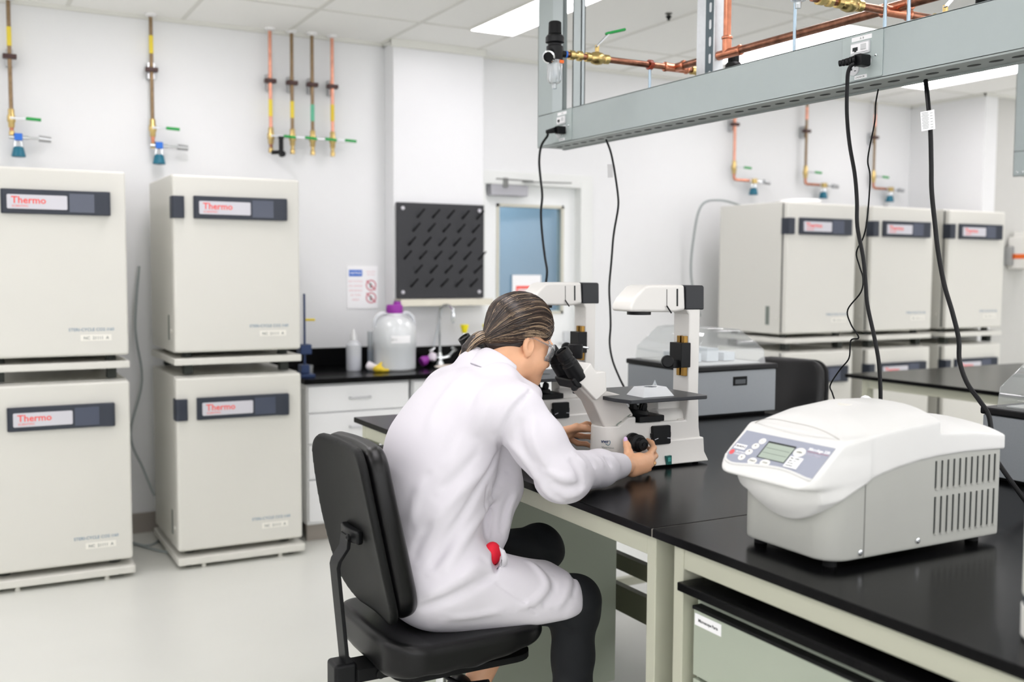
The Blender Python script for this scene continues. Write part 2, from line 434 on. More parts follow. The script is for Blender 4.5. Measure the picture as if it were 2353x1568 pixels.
# door with its glazed leaf, frame and closer
d = thing('door_1', None, None, (3.55, WY, 0)); d['kind'] = 'structure'
f = MB(); f.box(DX0, DX0+0.05, WY-0.02, WY+0.16, 0, DZ); f.box(DX1-0.05, DX1+0.05, WY-0.025, WY+0.16, 0, DZ); f.box(DX0, DX1+0.05, WY-0.022, WY+0.16, DZ-0.045, DZ+0.045)
f.build('door_frame', mat('door_frame_paint', (228, 230, 228), 0.4), d, bevel=0.004)
wx0, wx1, wz0, wz1 = 3.29, 3.83, 1.23, 1.995
lf = MB(); ly0, ly1 = WY+0.055, WY+0.1
lf.box(DX0+0.05, wx0, ly0, ly1, 0.01, DZ-0.045); lf.box(wx1, DX1-0.05, ly0, ly1, 0.01, DZ-0.045)
lf.box(wx0, wx1, ly0, ly1, 0.01, wz0); lf.box(wx0, wx1, ly0, ly1, wz1, DZ-0.045)
lf.build('door_leaf', mat('door_paint', (238, 240, 240), 0.35), d)
rv = MB(); rv.box(wx0, wx0+0.02, ly0-0.008, ly1+0.01, wz0, wz1); rv.box(wx1-0.02, wx1, ly0-0.008, ly1+0.01, wz0, wz1); rv.box(wx0, wx1, ly0-0.008, ly1+0.01, wz0, wz0+0.02); rv.box(wx0, wx1, ly0-0.008, ly1+0.01, wz1-0.02, wz1)
rv.build('window_bead', mat('beige_bead', (206, 204, 190), 0.5), d)
bx(wx0+0.015, wx1-0.015, ly0+0.012, ly0+0.018, wz0+0.015, wz1-0.015).build('window_glass', m_glass, d, smooth=0)
lv = MB(); lv.cyl((3.86, ly0-0.05, 1.02), (3.78, ly0-0.05, 1.02), 0.01); lv.cyl((3.86, ly0, 1.02), (3.86, ly0-0.055, 1.02), 0.012); lv.box(3.835, 3.885, ly0-0.008, ly0, 0.92, 1.1)
lv.build('door_handle', m_steel, d)
t = thing('door_closer', 'grey hydraulic door closer with folding arm at the top of the white door', 'door closer', (3.36, ly0, 2.05))
bx(3.21, 3.5, 6.18, 6.245, 2.045, 2.12).build('closer_body', mat('closer_grey', (176, 176, 182), 0.4), t, bevel=0.008)
a = MB(); a.obox((3.36, 6.12, 2.148), (1, 0.15, 0), (-0.15, 1, 0), (0, 0, 1), 0.3, 0.022, 0.008); a.obox((3.62, 6.13, 2.143), (1, -0.25, 0), (0.25, 1, 0), (0, 0, 1), 0.34, 0.02, 0.008); a.cyl((3.32, 6.19, 2.1), (3.32, 6.19, 2.165), 0.024)
a.build('closer_arm', mat('arm_grey', (130, 132, 130), 0.4, 0.3), t, bevel=0.002)
struct('wall_corridor', bx(2.4, 5.2, 8.2, 8.3, 0, CZ), m_dglass)
cor = MB(); cor.box(2.4, 5.2, 6.35, 8.2, -0.1, 0.0); cor.box(2.3, 2.4, 6.35, 8.3, 0, CZ); cor.box(5.2, 5.3, 6.35, 8.3, 0, CZ)
struct('floor_corridor', cor, mat('corridor_floor', (120, 130, 138), 0.5))
cl = bpy.data.lights.new('corridor_fill_light', 'AREA'); cl.energy = 34; cl.size = 0.6; cl.color = (0.9, 0.96, 1)  # unseen light added to brighten the corridor wall behind the door glass
clo = bpy.data.objects.new('corridor_fill_light', cl); COL.objects.link(clo); clo.location = (3.9, 7.4, 2.9)
tag(clo, 'unseen light added to brighten the corridor behind the glazed door', 'lamp')
# ceiling light panels (0.3 x 1.2 m troffers)
panels = []
for i, x1 in enumerate((-2.46, -0.63, 1.2, 3.03, 4.86, 6.69, 8.52)):
    for j, y0 in enumerate((4.34, 1.9, -0.54)):
        panels.append((x1, y0))
vis = {(3.03, 4.34): 'bright ceiling light panel left of the grey service column',
       (4.86, 4.34): 'bright ceiling light panel seen above the grey service beam behind the copper pipe',
       (6.69, 4.34): 'bright ceiling light panel seen just under the right end of the grey service beam'}
for x1, y0 in panels:
    l = vis.get((x1, y0))
    t = thing('ceiling_light', l or 'bright ceiling light panel outside the picture above the lab', 'ceiling light', (x1-0.15, y0+0.6, CZ-0.006), 'recessed ceiling light panels')
    bx(x1-0.29, x1-0.005, y0+0.005, y0+1.205, CZ-0.012, CZ-0.006).build('diffuser', m_lamp, t, smooth=0)
    fr = MB(); fr.box(x1-0.3, x1-0.29, y0, y0+1.21, CZ-0.014, CZ); fr.box(x1-0.005, x1+0.005, y0, y0+1.21, CZ-0.014, CZ); fr.box(x1-0.29, x1-0.005, y0, y0+0.005, CZ-0.014, CZ); fr.box(x1-0.29, x1-0.005, y0+1.205, y0+1.21, CZ-0.014, CZ)
    fr.build('frame', m_tbar, t, smooth=0)
t = thing('fire_sprinkler', 'small dark sprinkler head in the white ceiling beside the slotted post', 'sprinkler', (3.54, 4.68, CZ))
MB().lathe([(0.020, 0), (0.019, -0.004), (0.010, -0.008), (0.010, -0.014)], (3.54, 4.68, CZ)).build('escutcheon', mat('sprinkler_grey', (90, 90, 86), 0.4, 0.6), t)
MB().lathe([(0.010, -0.014), (0.018, -0.018), (0.006, -0.034), (0.010, -0.038), (0.0, -0.042)], (3.54, 4.68, CZ)).build('sprinkler_head', m_blackm, t)

# ---------------- incubators ----------------
INC_H = 0.905
def make_incubator(label, group):
    """root at the middle of the front edge, bottom; width 0.65, depth 0.70"""
    t = thing('incubator', label, 'incubator', (0, 0, 0), group)
    w = 0.325
    bx(-w+0.004, w-0.004, 0.06, 0.70, 0.0, INC_H).build('body', m_inc, t, bevel=0.006, local=True)
    bx(-w+0.012, w-0.012, 0.045, 0.06, 0.012, INC_H-0.012).build('gasket', m_gask, t, local=True)
    dr = bx(-w, w, 0.0, 0.045, 0.004, INC_H-0.004).build('door', m_inc, t, bevel=0.014, seg=4, local=True)
    h = MB(); h.prism(rrect(-w-0.006, -w+0.055, -0.022, 0.06, 0.012), INC_H-0.222, INC_H-0.112, axis='z')
    h.build('hinge_cover', m_navy, t, bevel=0.003, local=True)
    z0, z1 = INC_H-0.222, INC_H-0.108
    pn = MB()
    prof = [(-0.225, 0.0), (-0.225, -0.014), (-0.215, -0.022), (0.185, -0.026), (0.215, -0.040), (0.243, -0.040), (0.25, -0.03), (0.25, 0.0)]
    pn.prism(prof, z0, z1, axis='z')
    p = pn.build('control_panel', m_navy, t, bevel=0.004, local=True)
    bg = MB(); bg.prism([(x, z) for x, z in rrect(-0.2, 0.058, z0+0.022, z1-0.026, 0.006)], -0.0285, -0.0225, axis='y')
    bd = bg.build('name_badge', m_badge, p, local=True)
    lettering('badge_lettering', 'Thermo', 0.045, m_red, bd, (-0.182, -0.0287, z0+0.048), (1, 0, 0), (0, 0, 1), bold=0.0008, local=True)
    lettering('badge_small_lettering', 'SCIENTIFIC', 0.0145, m_red, bd, (-0.18, -0.0287, z0+0.03), (1, 0, 0), (0, 0, 1), local=True)
    bx(0.068, 0.178, -0.0268, -0.022, z0+0.012, z1-0.014).build('screen', m_screen, p, local=True)
    lettering('model_lettering', 'STERI-CYCLE CO2 i160', 0.0205, m_blueprint, dr, (0.052, -0.0005, 0.126), (1, 0, 0), (0, 0, 1), bold=0.0003, local=True)
    st = bx(0.105, 0.245, -0.0012, 0.0005, 0.078, 0.108).build('number_sticker', mat('cream_sticker', (236, 234, 226), 0.5), dr, local=True)
    lettering('sticker_lettering', 'NC  21111  A', 0.02, m_greyprint, st, (0.118, -0.0014, 0.085), (1, 0, 0), (0, 0, 1), bold=0.0003, local=True)
    s = MB(); s.box(-w+0.0035, -w+0.0045, 0.16, 0.20, 0.06, 0.19); s.build('side_label', m_greyprint, t, local=True)
    s = MB(); s.cyl((-w+0.006, 0.10, 0.11), (-w-0.004, 0.10, 0.11), 0.010); s.build('latch_button', m_inc, t, local=True)
    for dx in (-0.25, 0.25):
        for dy in (0.1, 0.6): MB().cyl((dx, dy, -0.024), (dx, dy, 0.0), 0.028, 0.024).build('foot', m_gask, t, local=True)
    return t
def make_tray(label, group):
    t = thing('stacking_tray', label, 'tray', (0, 0, 0), group); w = 0.328
    f = MB(); f.prism(rrect(-w, w, -0.004, 0.70, 0.01), 0, 0.034, axis='z'); f.build('frame_plate', m_inc, t, bevel=0.004, local=True)
    for dx in (-0.25, 0.25):
        for dy in (0.08, 0.62):
            bx(dx-0.022, dx+0.022, dy-0.03, dy+0.03, -0.052, 0).build('foot', m_gask, t, bevel=0.003, local=True)
    return t
def make_base(label, group):
    t = thing('dolly', label, 'dolly', (0, 0, 0), group); w = 0.332
    f = MB(); f.prism(rrect(-w, w, -0.03, 0.71, 0.012), 0.022, 0.058, axis='z'); f.build('base_frame', m_inc, t, bevel=0.004, local=True)
    for dx in (-0.27, 0.27):
        for dy in (0.04, 0.62):
            c = MB(); c.cyl((dx-0.012, dy, 0.015), (dx+0.012, dy, 0.015), 0.015); c.build('caster', m_blackm, t, local=True)
    for dx in (-0.2, 0.2):
        c = MB(); c.cyl((dx, 0.0, 0.0), (dx, 0.0, 0.02), 0.014, 0.009); c.build('levelling_foot', m_inc, t, local=True)
    return t
stacks = [(0.435, 5.33, 'left edge of the picture'), (1.30, 5.33, 'front left wall beside the white sink counter')]
i0 = make_incubator('cream incubator, lower one of the stack at the left edge of the picture', 'stacked cream incubators along the left wall')
t0 = make_tray('cream stacking tray between the two incubators at the left edge', 'cream tray set between incubators')
b0 = make_base('low cream wheeled dolly under the stack at the left edge', 'wheeled base set under incubator stacks')
rows = []
L = [((0.430, 5.33), 'the stack at the left edge of the picture', 0), ((1.300, 5.33), 'the stack beside the white sink counter', 0),
     ((5.28, 5.2), 'the nearest stack of three at the right', 1), ((6.085, 5.2), 'the middle stack of three at the right', 1), ((6.90, 5.2), 'the rightmost stack of three at the right', 1)]
for q, ((x, y), where, right) in enumerate(L):
    for lvl in (0, 1):
        o = i0 if (q == 0 and lvl == 0) else copy_tree(i0)
        o.location = (x, y, 0.083 if lvl == 0 else 1.108)
        o['label'] = 'cream incubator, %s one in %s' % ('lower' if lvl == 0 else 'upper', where)
        o['group'] = 'stacked cream incubators along the right' if right else 'stacked cream incubators along the left wall'
    o = t0 if q == 0 else copy_tree(t0); o.location = (x, y, 1.048); o['label'] = 'cream stacking tray between the incubators of '+where
    o = b0 if q == 0 else copy_tree(b0); o.location = (x, y, 0.0); o['label'] = 'low cream wheeled dolly under '+where
# white hose and box on top of the first right stack
t = thing('plastic_tub', 'low white rounded tub on top of the nearest incubator stack at the right', 'tub', (5.36, 5.5, 2.013))
MB().lathe([(0.13, 0), (0.15, 0.02), (0.14, 0.04), (0.0, 0.045)], (5.36, 5.5, 2.013)).build('tub_body', mat('tub_white', (250, 250, 250), 0.3), t)
tag(MB().tube([(5.2, 5.95, 2.03), (4.98, 5.93, 2.06), (4.85, 5.98, 2.02), (4.84, 6.05, 1.8), (4.86, 6.1, 1.5), (4.95, 6.1, 1.2)], 0.008, smooth=6).build('gas_hose', m_cable), 'pale grey hose curving down beside the nearest incubator stack at the right', 'hose')
# cables by the left stacks
tag(MB().tube([(0.93, 6.12, 1.55), (0.90, 6.1, 1.2), (0.93, 6.1, 0.9), (0.86, 6.08, 0.6), (0.92, 6.05, 0.4), (0.97, 6.0, 0.25)], 0.007, smooth=6).build('power_cable', m_cable), 'grey cable hanging in the gap between the two left incubator stacks', 'cable')
for i, (pts, lb) in enumerate([([(0.83, 5.95, 0.008), (0.95, 5.7, 0.008), (1.05, 5.62, 0.008), (1.15, 5.8, 0.008)], 'grey cable looping nearest on the floor between the left stacks'),
                               ([(0.80, 6.05, 0.008), (0.9, 5.85, 0.008), (1.0, 5.95, 0.008), (1.1, 6.05, 0.008)], 'grey cable lying farthest back on the floor between the left stacks')]):
    tag(MB().tube(pts, 0.006, smooth=8).build('power_cable', m_cable), lb, 'cable', 'cables on the floor between the left incubators')

# ---------------- wall gas pipes ----------------
def drop_pipe(x, y, upper, low, labm, zlab, bottom, handle, regul, label, group, elbow=False):
    t = thing('gas_pipe', label, 'pipe', (x, y, bottom), group)
    MB().cyl((x, y, CZ), (x, y, 2.36), 0.0105).build('pipe_run', upper, t)
    MB().lathe([(0.032, CZ), (0.03, CZ-0.012), (0.0115, CZ-0.018)], (x, y, 0), cap=False).build('ceiling_rosette', mat('rosette_white', (236, 236, 236), 0.3), t)
    MB().cyl((x, y, zlab-0.05), (x, y, zlab+0.05), 0.0118).build('pipe_label', labm, t)
    c = MB(); c.box(x-0.034, x+0.034, y-0.02, y+0.02, 2.648, 2.672); c.build('pipe_clamp', m_brown, t, bevel=0.004)
    c = MB(); c.box(x-0.018, x+0.018, y+0.01, WY, 2.61, 2.70); c.build('wall_bracket', m_steel, t)
    v = MB().lathe([(0.013, 2.385), (0.016, 2.38), (0.016, 2.355), (0.021, 2.345), (0.021, 2.32), (0.016, 2.31), (0.016, 2.29), (0.013, 2.285)], (x, y, 0)).build('ball_valve', m_brass, t)
    h = MB(); h.cyl((x, y, 2.333), (x, y-0.032, 2.333), 0.006); h.obox((x+0.03, y-0.034, 2.333), (1, 0, 0), (0, 1, 0), (0, 0, 1), 0.075, 0.003, 0.012); h.build('valve_lever', m_steel, v)
    g_ = MB(); g_.obox((x+0.105, y-0.035, 2.333), (1, 0, -0.04), (0, 1, 0), (0.04, 0, 1), 0.075, 0.010, 0.017); g_.build('lever_grip', m_green, v, bevel=0.003)
    if not elbow:
        MB().cyl((x, y, 2.29), (x, y, bottom), 0.0105).build('lower_pipe', low, t)
        MB().lathe([(0.0105, bottom+0.03), (0.014, bottom+0.025), (0.014, bottom), (0.0, bottom-0.001)], (x, y, 0)).build('end_fitting', m_brass, t)
    kx, kz = x, 2.235
    if elbow:
        MB().tube([(x, y, 2.29), (x, y, 2.262), (x+0.006, y, 2.246), (x+0.022, y, 2.24), (x+0.17, y, 2.24)], 0.0105).build('lower_pipe', low, t)
        kx = x+0.19
    if regul:
        if not elbow: kx = x+0.03
        r = MB(); r.cyl((kx-0.045, y-0.01, kz), (kx+0.05, y-0.01, kz), 0.011); r.cyl((kx+0.05, y-0.01, kz), (kx+0.12, y-0.01, kz), 0.006); r.cyl((kx-0.012, y-0.01, kz), (kx-0.018, y-0.01, kz-0.06), 0.008); r.cyl((kx+0.012, y-0.01, kz), (kx+0.018, y-0.01, kz-0.06), 0.008)
        rg = r.build('regulator_body', m_chrome, t)
        bx(kx-0.02, kx+0.02, y-0.035, y+0.005, kz-0.018, kz+0.02).build('regulator_block', m_blue if not elbow else m_brass, rg, bevel=0.004)
        MB().cyl((kx+0.10, y-0.012, kz), (kx+0.16, y-0.012, kz-0.004), 0.018, 0.016).build('outlet_fitting', m_steel, rg)
        MB().lathe([(0.022, kz-0.05), (0.026, kz-0.055), (0.036, kz-0.10), (0.033, kz-0.104)], (kx, y-0.01, 0), n=12).build('regulator_knob', m_teal, rg)
    return t
PY = 6.14
drop_pipe(0.300, PY, m_cuw, m_cu, m_yellow, 2.765, 2.24, 1, True, 'brown copper gas pipe with teal knob at the left edge of the picture', 'gas pipes with teal regulators on the left wall')
drop_pipe(1.022, PY, m_cuw, m_cu, m_yellow, 2.80, 2.22, 1, True, 'brown copper gas pipe with teal knob between the two left incubator stacks', 'gas pipes with teal regulators on the left wall')
cl_ = [(1.70, m_cub, m_cud, m_yellow, 2.50, 'leftmost of the four close pipes, bright copper, ending in a small black regulator'),
       (1.832, m_cuw, m_brass, m_yellow, 2.50, 'second of the four close pipes, dull brown with a yellow band'),
       (1.958, m_cuw, m_brass, m_greenlab, 2.49, 'third of the four close pipes, dull brown with a green band'),
       (2.085, m_cub, m_brass, m_bag, 2.50, 'rightmost of the four close pipes, bright copper with an amber band')]
for i, (x, u, lo, lb, zl, tx) in enumerate(cl_):
    t = drop_pipe(x, PY, u, lo, lb, zl, 2.235, 1, False, tx, 'four gas pipes above the sink counter')
r = thing('black_regulator', 'small black pressure regulator on the leftmost of the four close pipes', 'regulator', (1.74, 6.1, 2.23))
MB().lathe([(0.014, 0.03), (0.014, 0.1), (0.017, 0.1), (0.017, 0.115)], (1.75, 6.1, 2.215)).build('regulator_cap', m_black, r)
rb = MB(); rb.cyl((1.70, 6.13, 2.235), (1.76, 6.1, 2.24), 0.012); rb.cyl((1.752, 6.07, 2.225), (1.752, 6.1, 2.225), 0.018); rb.build('regulator_body', m_black, r)
for x, tx in ((5.29, 'leftmost copper gas pipe with teal knob on the wall above the right incubators'), (6.03, 'middle copper gas pipe with teal knob on the wall above the right incubators'), (6.80, 'rightmost copper gas pipe with teal knob on the wall above the right incubators')):
    drop_pipe(x, PY, m_cub if x < 5.5 else m_cuw, m_cu, m_cub, 2.8, 2.24, 1, True, tx, 'gas pipes with teal regulators above the right incubators', elbow=True)
# ---------------- sink counter ----------------
CF = 5.50; CTZ = 0.93
wt = MB(); wt.box(1.69, 3.085, CF-0.03, 6.045, CTZ-0.03, CTZ); wt.box(1.69, 2.445, 6.045, 6.195, CTZ-0.03, CTZ)
o = wt.build('worktop', m_top, None, bevel=0.004); tag(o, 'black worktop with the sink along the left wall', 'worktop')
o = bx(1.69, 2.447, 6.17, 6.198, CTZ, CTZ+0.115).build('backsplash', m_top, None, bevel=0.003); tag(o, 'low black backsplash on the left wall behind the big jug', 'backsplash')
o = bx(2.45, 3.085, 6.02, 6.048, CTZ, CTZ+0.115).build('backsplash', m_top, None, bevel=0.003); tag(o, 'low black backsplash on the white pillar behind the tap', 'backsplash')
def cabinet(x0, x1, label, sink=False):
    t = thing('base_cabinet', label, 'cabinet', ((x0+x1)/2, CF, 0), 'white base cabinets under the sink counter')
    c = MB(); c.box(x0, x1, CF+0.02, 6.03, 0.10, CTZ-0.032); c.build('cabinet_body', m_white, t, bevel=0.002)
    bx(x0+0.01, x1-0.01, CF+0.06, CF+0.08, 0.0, 0.10).build('toe_kick', m_base, t)
    zs = [0.115, 0.36, 0.56, 0.735, CTZ-0.04]
    for a, b in zip(zs[:-1], zs[1:]):
        dr = bx(x0+0.006, x1-0.006, CF, CF+0.02, a+0.003, b-0.004).build('drawer', m_white, t, bevel=0.003)
        xc = (x0+x1)/2; zc = (a+b)/2
        MB().tube([(xc-0.06, CF, zc), (xc-0.06, CF-0.025, zc), (xc+0.06, CF-0.025, zc), (xc+0.06, CF, zc)], 0.005).build('drawer_handle', m_steel, dr)
    return t
cabinet(1.71, 2.325, 'white drawer cabinet at the left end of the sink counter')
cabinet(2.345, 3.06, 'white drawer cabinet under the tap behind the seated person')
# drying rack
t = thing('drying_rack', 'black pegboard drying rack on the white pillar above the tap', 'drying rack', (2.775, 6.04, 1.35))
m_peg = mat('pegboard_black', (44, 45, 49), 0.5, bump=0.1, bscale=300)
bx(2.463, 3.075, 6.018, 6.046, 1.357, 1.962).build('rack_board', m_peg, t, bevel=0.003)
for r in range(6):
    for c in range(6):
        x = 2.475+0.05+c*0.105+(r-2.5)*0.030; z = 1.43+r*0.088
        if 2.48 < x < 3.06:
            MB().cyl((x, 6.018, z), (x+0.026, 5.962, z+0.052), 0.0062, 0.005, n=10).build('peg', m_blackm, t)
for x in (2.50, 3.04):
    for z in (1.395, 1.925): MB().lathe([(0.012, 0), (0.012, 0.003), (0.007, 0.006), (0, 0.006)], (x, 6.018, z), (0, -1, 0)).build('screw_cap', m_badge, t)
tr = MB(); tr.prism([(6.045, 1.352), (5.935, 1.352), (5.93, 1.31), (5.935, 1.31), (5.94, 1.345), (6.045, 1.345)], 2.45, 3.10, axis='x'); tr.build('drip_tray', m_steeld, t)
MB().tube([(2.775, 6.03, 1.345), (2.775, 6.03, 1.28), (2.73, 6.03, 1.1), (2.70, 6.03, 0.95)], 0.004, smooth=5).build('drain_tube', m_frost, t)
# tap
t = thing('laboratory_tap', 'chrome gooseneck laboratory tap with two lever handles on the black worktop', 'tap', (2.715, 5.93, CTZ))
b = MB(); b.lathe([(0.03, 0), (0.028, 0.012), (0.018, 0.03), (0.018, 0.07), (0.01, 0.08), (0.009, 0.12)], (2.715, 5.93, CTZ)); bd = b.build('tap_body', m_chrome, t)
MB().tube([(2.715, 5.93, 1.03), (2.715, 5.93, 1.27), (2.722, 5.915, 1.305), (2.745, 5.88, 1.315), (2.765, 5.85, 1.295), (2.77, 5.845, 1.26), (2.77, 5.845, 1.20)], 0.0085, smooth=4).build('gooseneck', m_chrome, t)
MB().lathe([(0.012, 0.0), (0.015, 0.02), (0.013, 0.05), (0.008, 0.055)], (2.77, 5.845, 1.215)).build('nozzle', m_chrome, t)
for s in (-1, 1):
    h = MB(); h.cyl((2.715, 5.93, CTZ+0.04), (2.715+s*0.06, 5.90, CTZ+0.055), 0.012, 0.016); h.tube([(2.715+s*0.055, 5.90, CTZ+0.055), (2.715+s*0.085, 5.88, CTZ+0.10), (2.715+s*0.06, 5.87, CTZ+0.115)], [0.014, 0.011, 0.009]); h.build('tap_handle', m_chrome, t)
o = MB().lathe([(0.0, 0.0), (0.10, 0.0), (0.12, 0.006), (0.125, 0.009), (0.12, 0.012)], (2.72, 5.72, CTZ), cap=False, n=32).build('sink_rim', mat('sink_cream', (226, 218, 210), 0.35)); tag(o, 'pale round cup sink rim in the black worktop before the tap', 'sink')
# eyewash
t = thing('eyewash', 'eyewash with two bright yellow caps behind the ponytail', 'eyewash', (2.97, 5.93, CTZ))
e = MB(); e.tube([(2.89, 5.93, 1.14), (2.89, 5.93, 1.09), (2.97, 5.93, 1.04), (3.05, 5.93, 1.09), (3.05, 5.93, 1.14)], 0.009, smooth=4); e.cyl((2.97, 5.93, CTZ), (2.97, 5.93, 1.05), 0.012); e.build('eyewash_arms', m_chrome, t)
for x in (2.89, 3.05): MB().lathe([(0.010, 0), (0.016, 0.004), (0.028, 0.052), (0.027, 0.056), (0, 0.058)], (x, 5.93, 1.13)).build('cap', m_eyewash, t)
# carboy
t = thing('carboy', 'big translucent jug with purple cap holding pale liquid on the black worktop', 'jug', (2.345, 5.78, CTZ))
cx, cy, cz = 2.345, 5.78, CTZ
MB().lathe([(0.0, 0), (0.118, 0), (0.128, 0.012), (0.129, 0.13), (0.132, 0.135), (0.132, 0.235), (0.127, 0.255), (0.118, 0.285), (0.09, 0.318), (0.05, 0.334), (0.046, 0.36), (0, 0.36)], (cx, cy, cz), n=40, cap=False).build('jug_body', m_milk, t)
MB().lathe([(0.0, 0.003), (0.114, 0.003), (0.124, 0.014), (0.125, 0.186), (0.0, 0.186)], (cx, cy, cz), n=40, cap=False).build('liquid', mat('pale_liquid', (228, 238, 243), 0.3), t)
cp = MB().lathe([(0.049, 0.345), (0.051, 0.35), (0.051, 0.385), (0.046, 0.396), (0.0, 0.398)], (cx, cy, cz), n=24).build('cap', m_purple, t)
MB().lathe([(0.024, 0.395), (0.024, 0.408), (0.02, 0.415), (0.0, 0.416)], (cx+0.018, cy, cz), n=16).build('cap_plug', m_purple, cp)
for s in (-1, 1):
    MB().tube([(cx+s*0.045, cy, cz+0.338), (cx+s*0.085, cy, cz+0.345), (cx+s*0.122, cy, cz+0.315), (cx+s*0.128, cy, cz+0.262)], 0.011, smooth=5).build('handle', m_milk2, t)
lb = MB()
for i in range(8):
    a0 = math.radians(-112+i*6.5-8); a1 = math.radians(-112+(i+1)*6.5-8); R = 0.1335
    n = len(lb.v); lb.v += [(cx+R*math.cos(a0), cy+R*math.sin(a0), cz+0.17), (cx+R*math.cos(a1), cy+R*math.sin(a1), cz+0.17), (cx+R*math.cos(a1), cy+R*math.sin(a1), cz+0.215), (cx+R*math.cos(a0), cy+R*math.sin(a0), cz+0.215)]; lb.f.append([n, n+1, n+2, n+3]); lb.m.append(0)
l = lb.build('jug_label', m_paper, t)
lettering('label_lettering', 'DI  H2O', 0.02, m_greyprint, l, (cx-0.075, cy-0.139, cz+0.185), (1, 0.28, 0), (0, 0, 1))
# wash bottle
t = thing('wash_bottle', 'tall frosted bottle with a white cap on the black worktop left of the jug', 'bottle', (2.11, 5.85, CTZ))
MB().lathe([(0, 0), (0.043, 0), (0.046, 0.01), (0.046, 0.155), (0.03, 0.175), (0.018, 0.18), (0, 0.18)], (2.11, 5.85, CTZ), cap=False).build('bottle_body', m_milk2, t)
MB().lathe([(0, 0.003), (0.043, 0.003), (0.043, 0.085), (0, 0.085)], (2.11, 5.85, CTZ), cap=False).build('liquid', mat('lilac_liquid', (226, 228, 242), 0.3), t)
MB().lathe([(0.02, 0.18), (0.02, 0.21), (0.008, 0.235), (0.004, 0.25), (0, 0.25)], (2.11, 5.85, CTZ)).build('bottle_cap', m_white, t)
t = thing('measuring_cylinder', 'slim clear measuring cylinder standing between the frosted bottle and the jug', 'measuring cylinder', (2.265, 5.98, CTZ))
MB().lathe([(0.03, 0), (0.03, 0.006), (0.018, 0.01), (0.018, 0.22), (0.021, 0.225)], (2.265, 5.98, CTZ), cap=False).build('cylinder_body', m_clear2, t)
MB().lathe([(0, 0.01), (0.017, 0.01), (0.017, 0.11), (0, 0.11)], (2.265, 5.98, CTZ), cap=False).build('liquid', mat('blue_liquid', (150, 172, 205), 0.3), t)
o = sdf_obj('crumpled_glove', Fld([Ell((2.175, 5.74, CTZ+0.03), (0.03, 0.022, 0.024), k=0.02), Ell((2.205, 5.73, CTZ+0.02), (0.02, 0.02, 0.02), k=0.02), Cap((2.19, 5.74, CTZ+0.02), (2.17, 5.75, CTZ+0.05), 0.01, k=0.015)]), (2.13, 5.69, CTZ), (2.24, 5.79, CTZ+0.08), 0.004, mat('white_cloth', (238, 232, 238), 0.7)); tag(o, 'crumpled white glove on the worktop left of the yellow bag', 'glove')
o = sdf_obj('yellow_bag', Fld([Ell((2.205, 5.685, CTZ+0.018), (0.034, 0.026, 0.018), k=0.02), Cap((2.19, 5.685, CTZ+0.02), (2.225, 5.69, CTZ+0.055), 0.012, 0.006, k=0.02), Cap((2.225, 5.67, CTZ+0.01), (2.25, 5.655, CTZ+0.012), 0.01, k=0.015)]), (2.16, 5.64, CTZ), (2.28, 5.74, CTZ+0.08), 0.004, m_bag); tag(o, 'crumpled yellow plastic bag against the foot of the jug', 'bag')
t = thing('squeeze_bottle', 'small purple and white bottle lying on the worktop right of the jug', 'bottle', (2.60, 5.86, CTZ))
MB().lathe([(0, 0), (0.028, 0.004), (0.03, 0.03), (0.016, 0.06), (0.012, 0.07), (0, 0.07)], (2.54, 5.83, CTZ+0.032), (0.85, 0.1, 0.4)).build('bottle_body', m_purple, t)
MB().lathe([(0.014, 0), (0.024, 0.006), (0.028, 0.03), (0.02, 0.05), (0, 0.055)], (2.61, 5.825, CTZ+0.04), (0.3, 0.1, 1)).build('bottle_cap', mat('lilac_white', (226, 216, 228), 0.4), t)
# clamp stand at the left end
t = thing('clamp_stand', 'dark blue clamp stand with a thin rod on the left end of the sink worktop', 'stand', (1.735, 5.62, CTZ))
MB().cyl((1.735, 5.62, CTZ), (1.735, 5.62, 1.40), 0.0065).build('rod', m_dblue, t)
q = MB(); q.box(1.695, 1.775, 5.55, 5.72, CTZ, CTZ+0.02); q.build('stand_base', m_dblue, t, bevel=0.004)
q = MB(); q.box(1.705, 1.755, 5.59, 5.65, CTZ+0.02, CTZ+0.07); q.box(1.70, 1.765, 5.58, 5.66, 1.06, 1.115); q.build('clamp_boss', m_dblue, t, bevel=0.004)
MB().cyl((1.742, 5.62, 1.253), (1.79, 5.60, 1.253), 0.007).build('clamp_jaw', m_yellow, t)
tag(MB().lathe([(0.03, 0), (0.034, 0.03), (0.036, 0.05), (0.032, 0.05), (0.028, 0.004), (0, 0.004)], (1.80, 5.78, CTZ), cap=False).build('glass_dish', m_clear2), 'small clear glass dish on the worktop beside the blue clamp stand', 'dish')
# wall notice
t = thing('wall_notice', 'white notice with blue header and two red prohibition circles on the left wall', 'notice', (2.295, 6.2, 1.29))
bx(2.192, 2.398, 6.194, 6.199, 1.29, 1.56).build('notice_sheet', m_paper, t)
hd = bx(2.205, 2.292, 6.191, 6.194, 1.495, 1.535).build('blue_header', m_blue, t)
lettering('header_lettering', 'NOTICE', 0.02, m_paper, hd, (2.211, 6.1905, 1.508), (1, 0, 0), (0, 0, 1), bold=0.0004)
m_pink = mat('pink_print', (236, 196, 200), 0.6); m_rring = mat('red_ring', (205, 110, 124), 0.6)
for i, (w_, s_) in enumerate(((0.085, 'NO FOOD'), (0.08, 'OR DRINK'), (0.075, 'SMOKING'), (0.065, 'IN THIS'), (0.06, 'AREA'))):
    lettering('notice_lettering', s_, 0.0205, m_pink, t, (2.248, 6.1935, 1.455-i*0.029), (1, 0, 0), (0, 0, 1), align='CENTER')
lettering('notice_lettering', 'Keep this', 0.015, m_pink, t, (2.352, 6.1935, 1.52), (1, 0, 0), (0, 0, 1), align='CENTER')
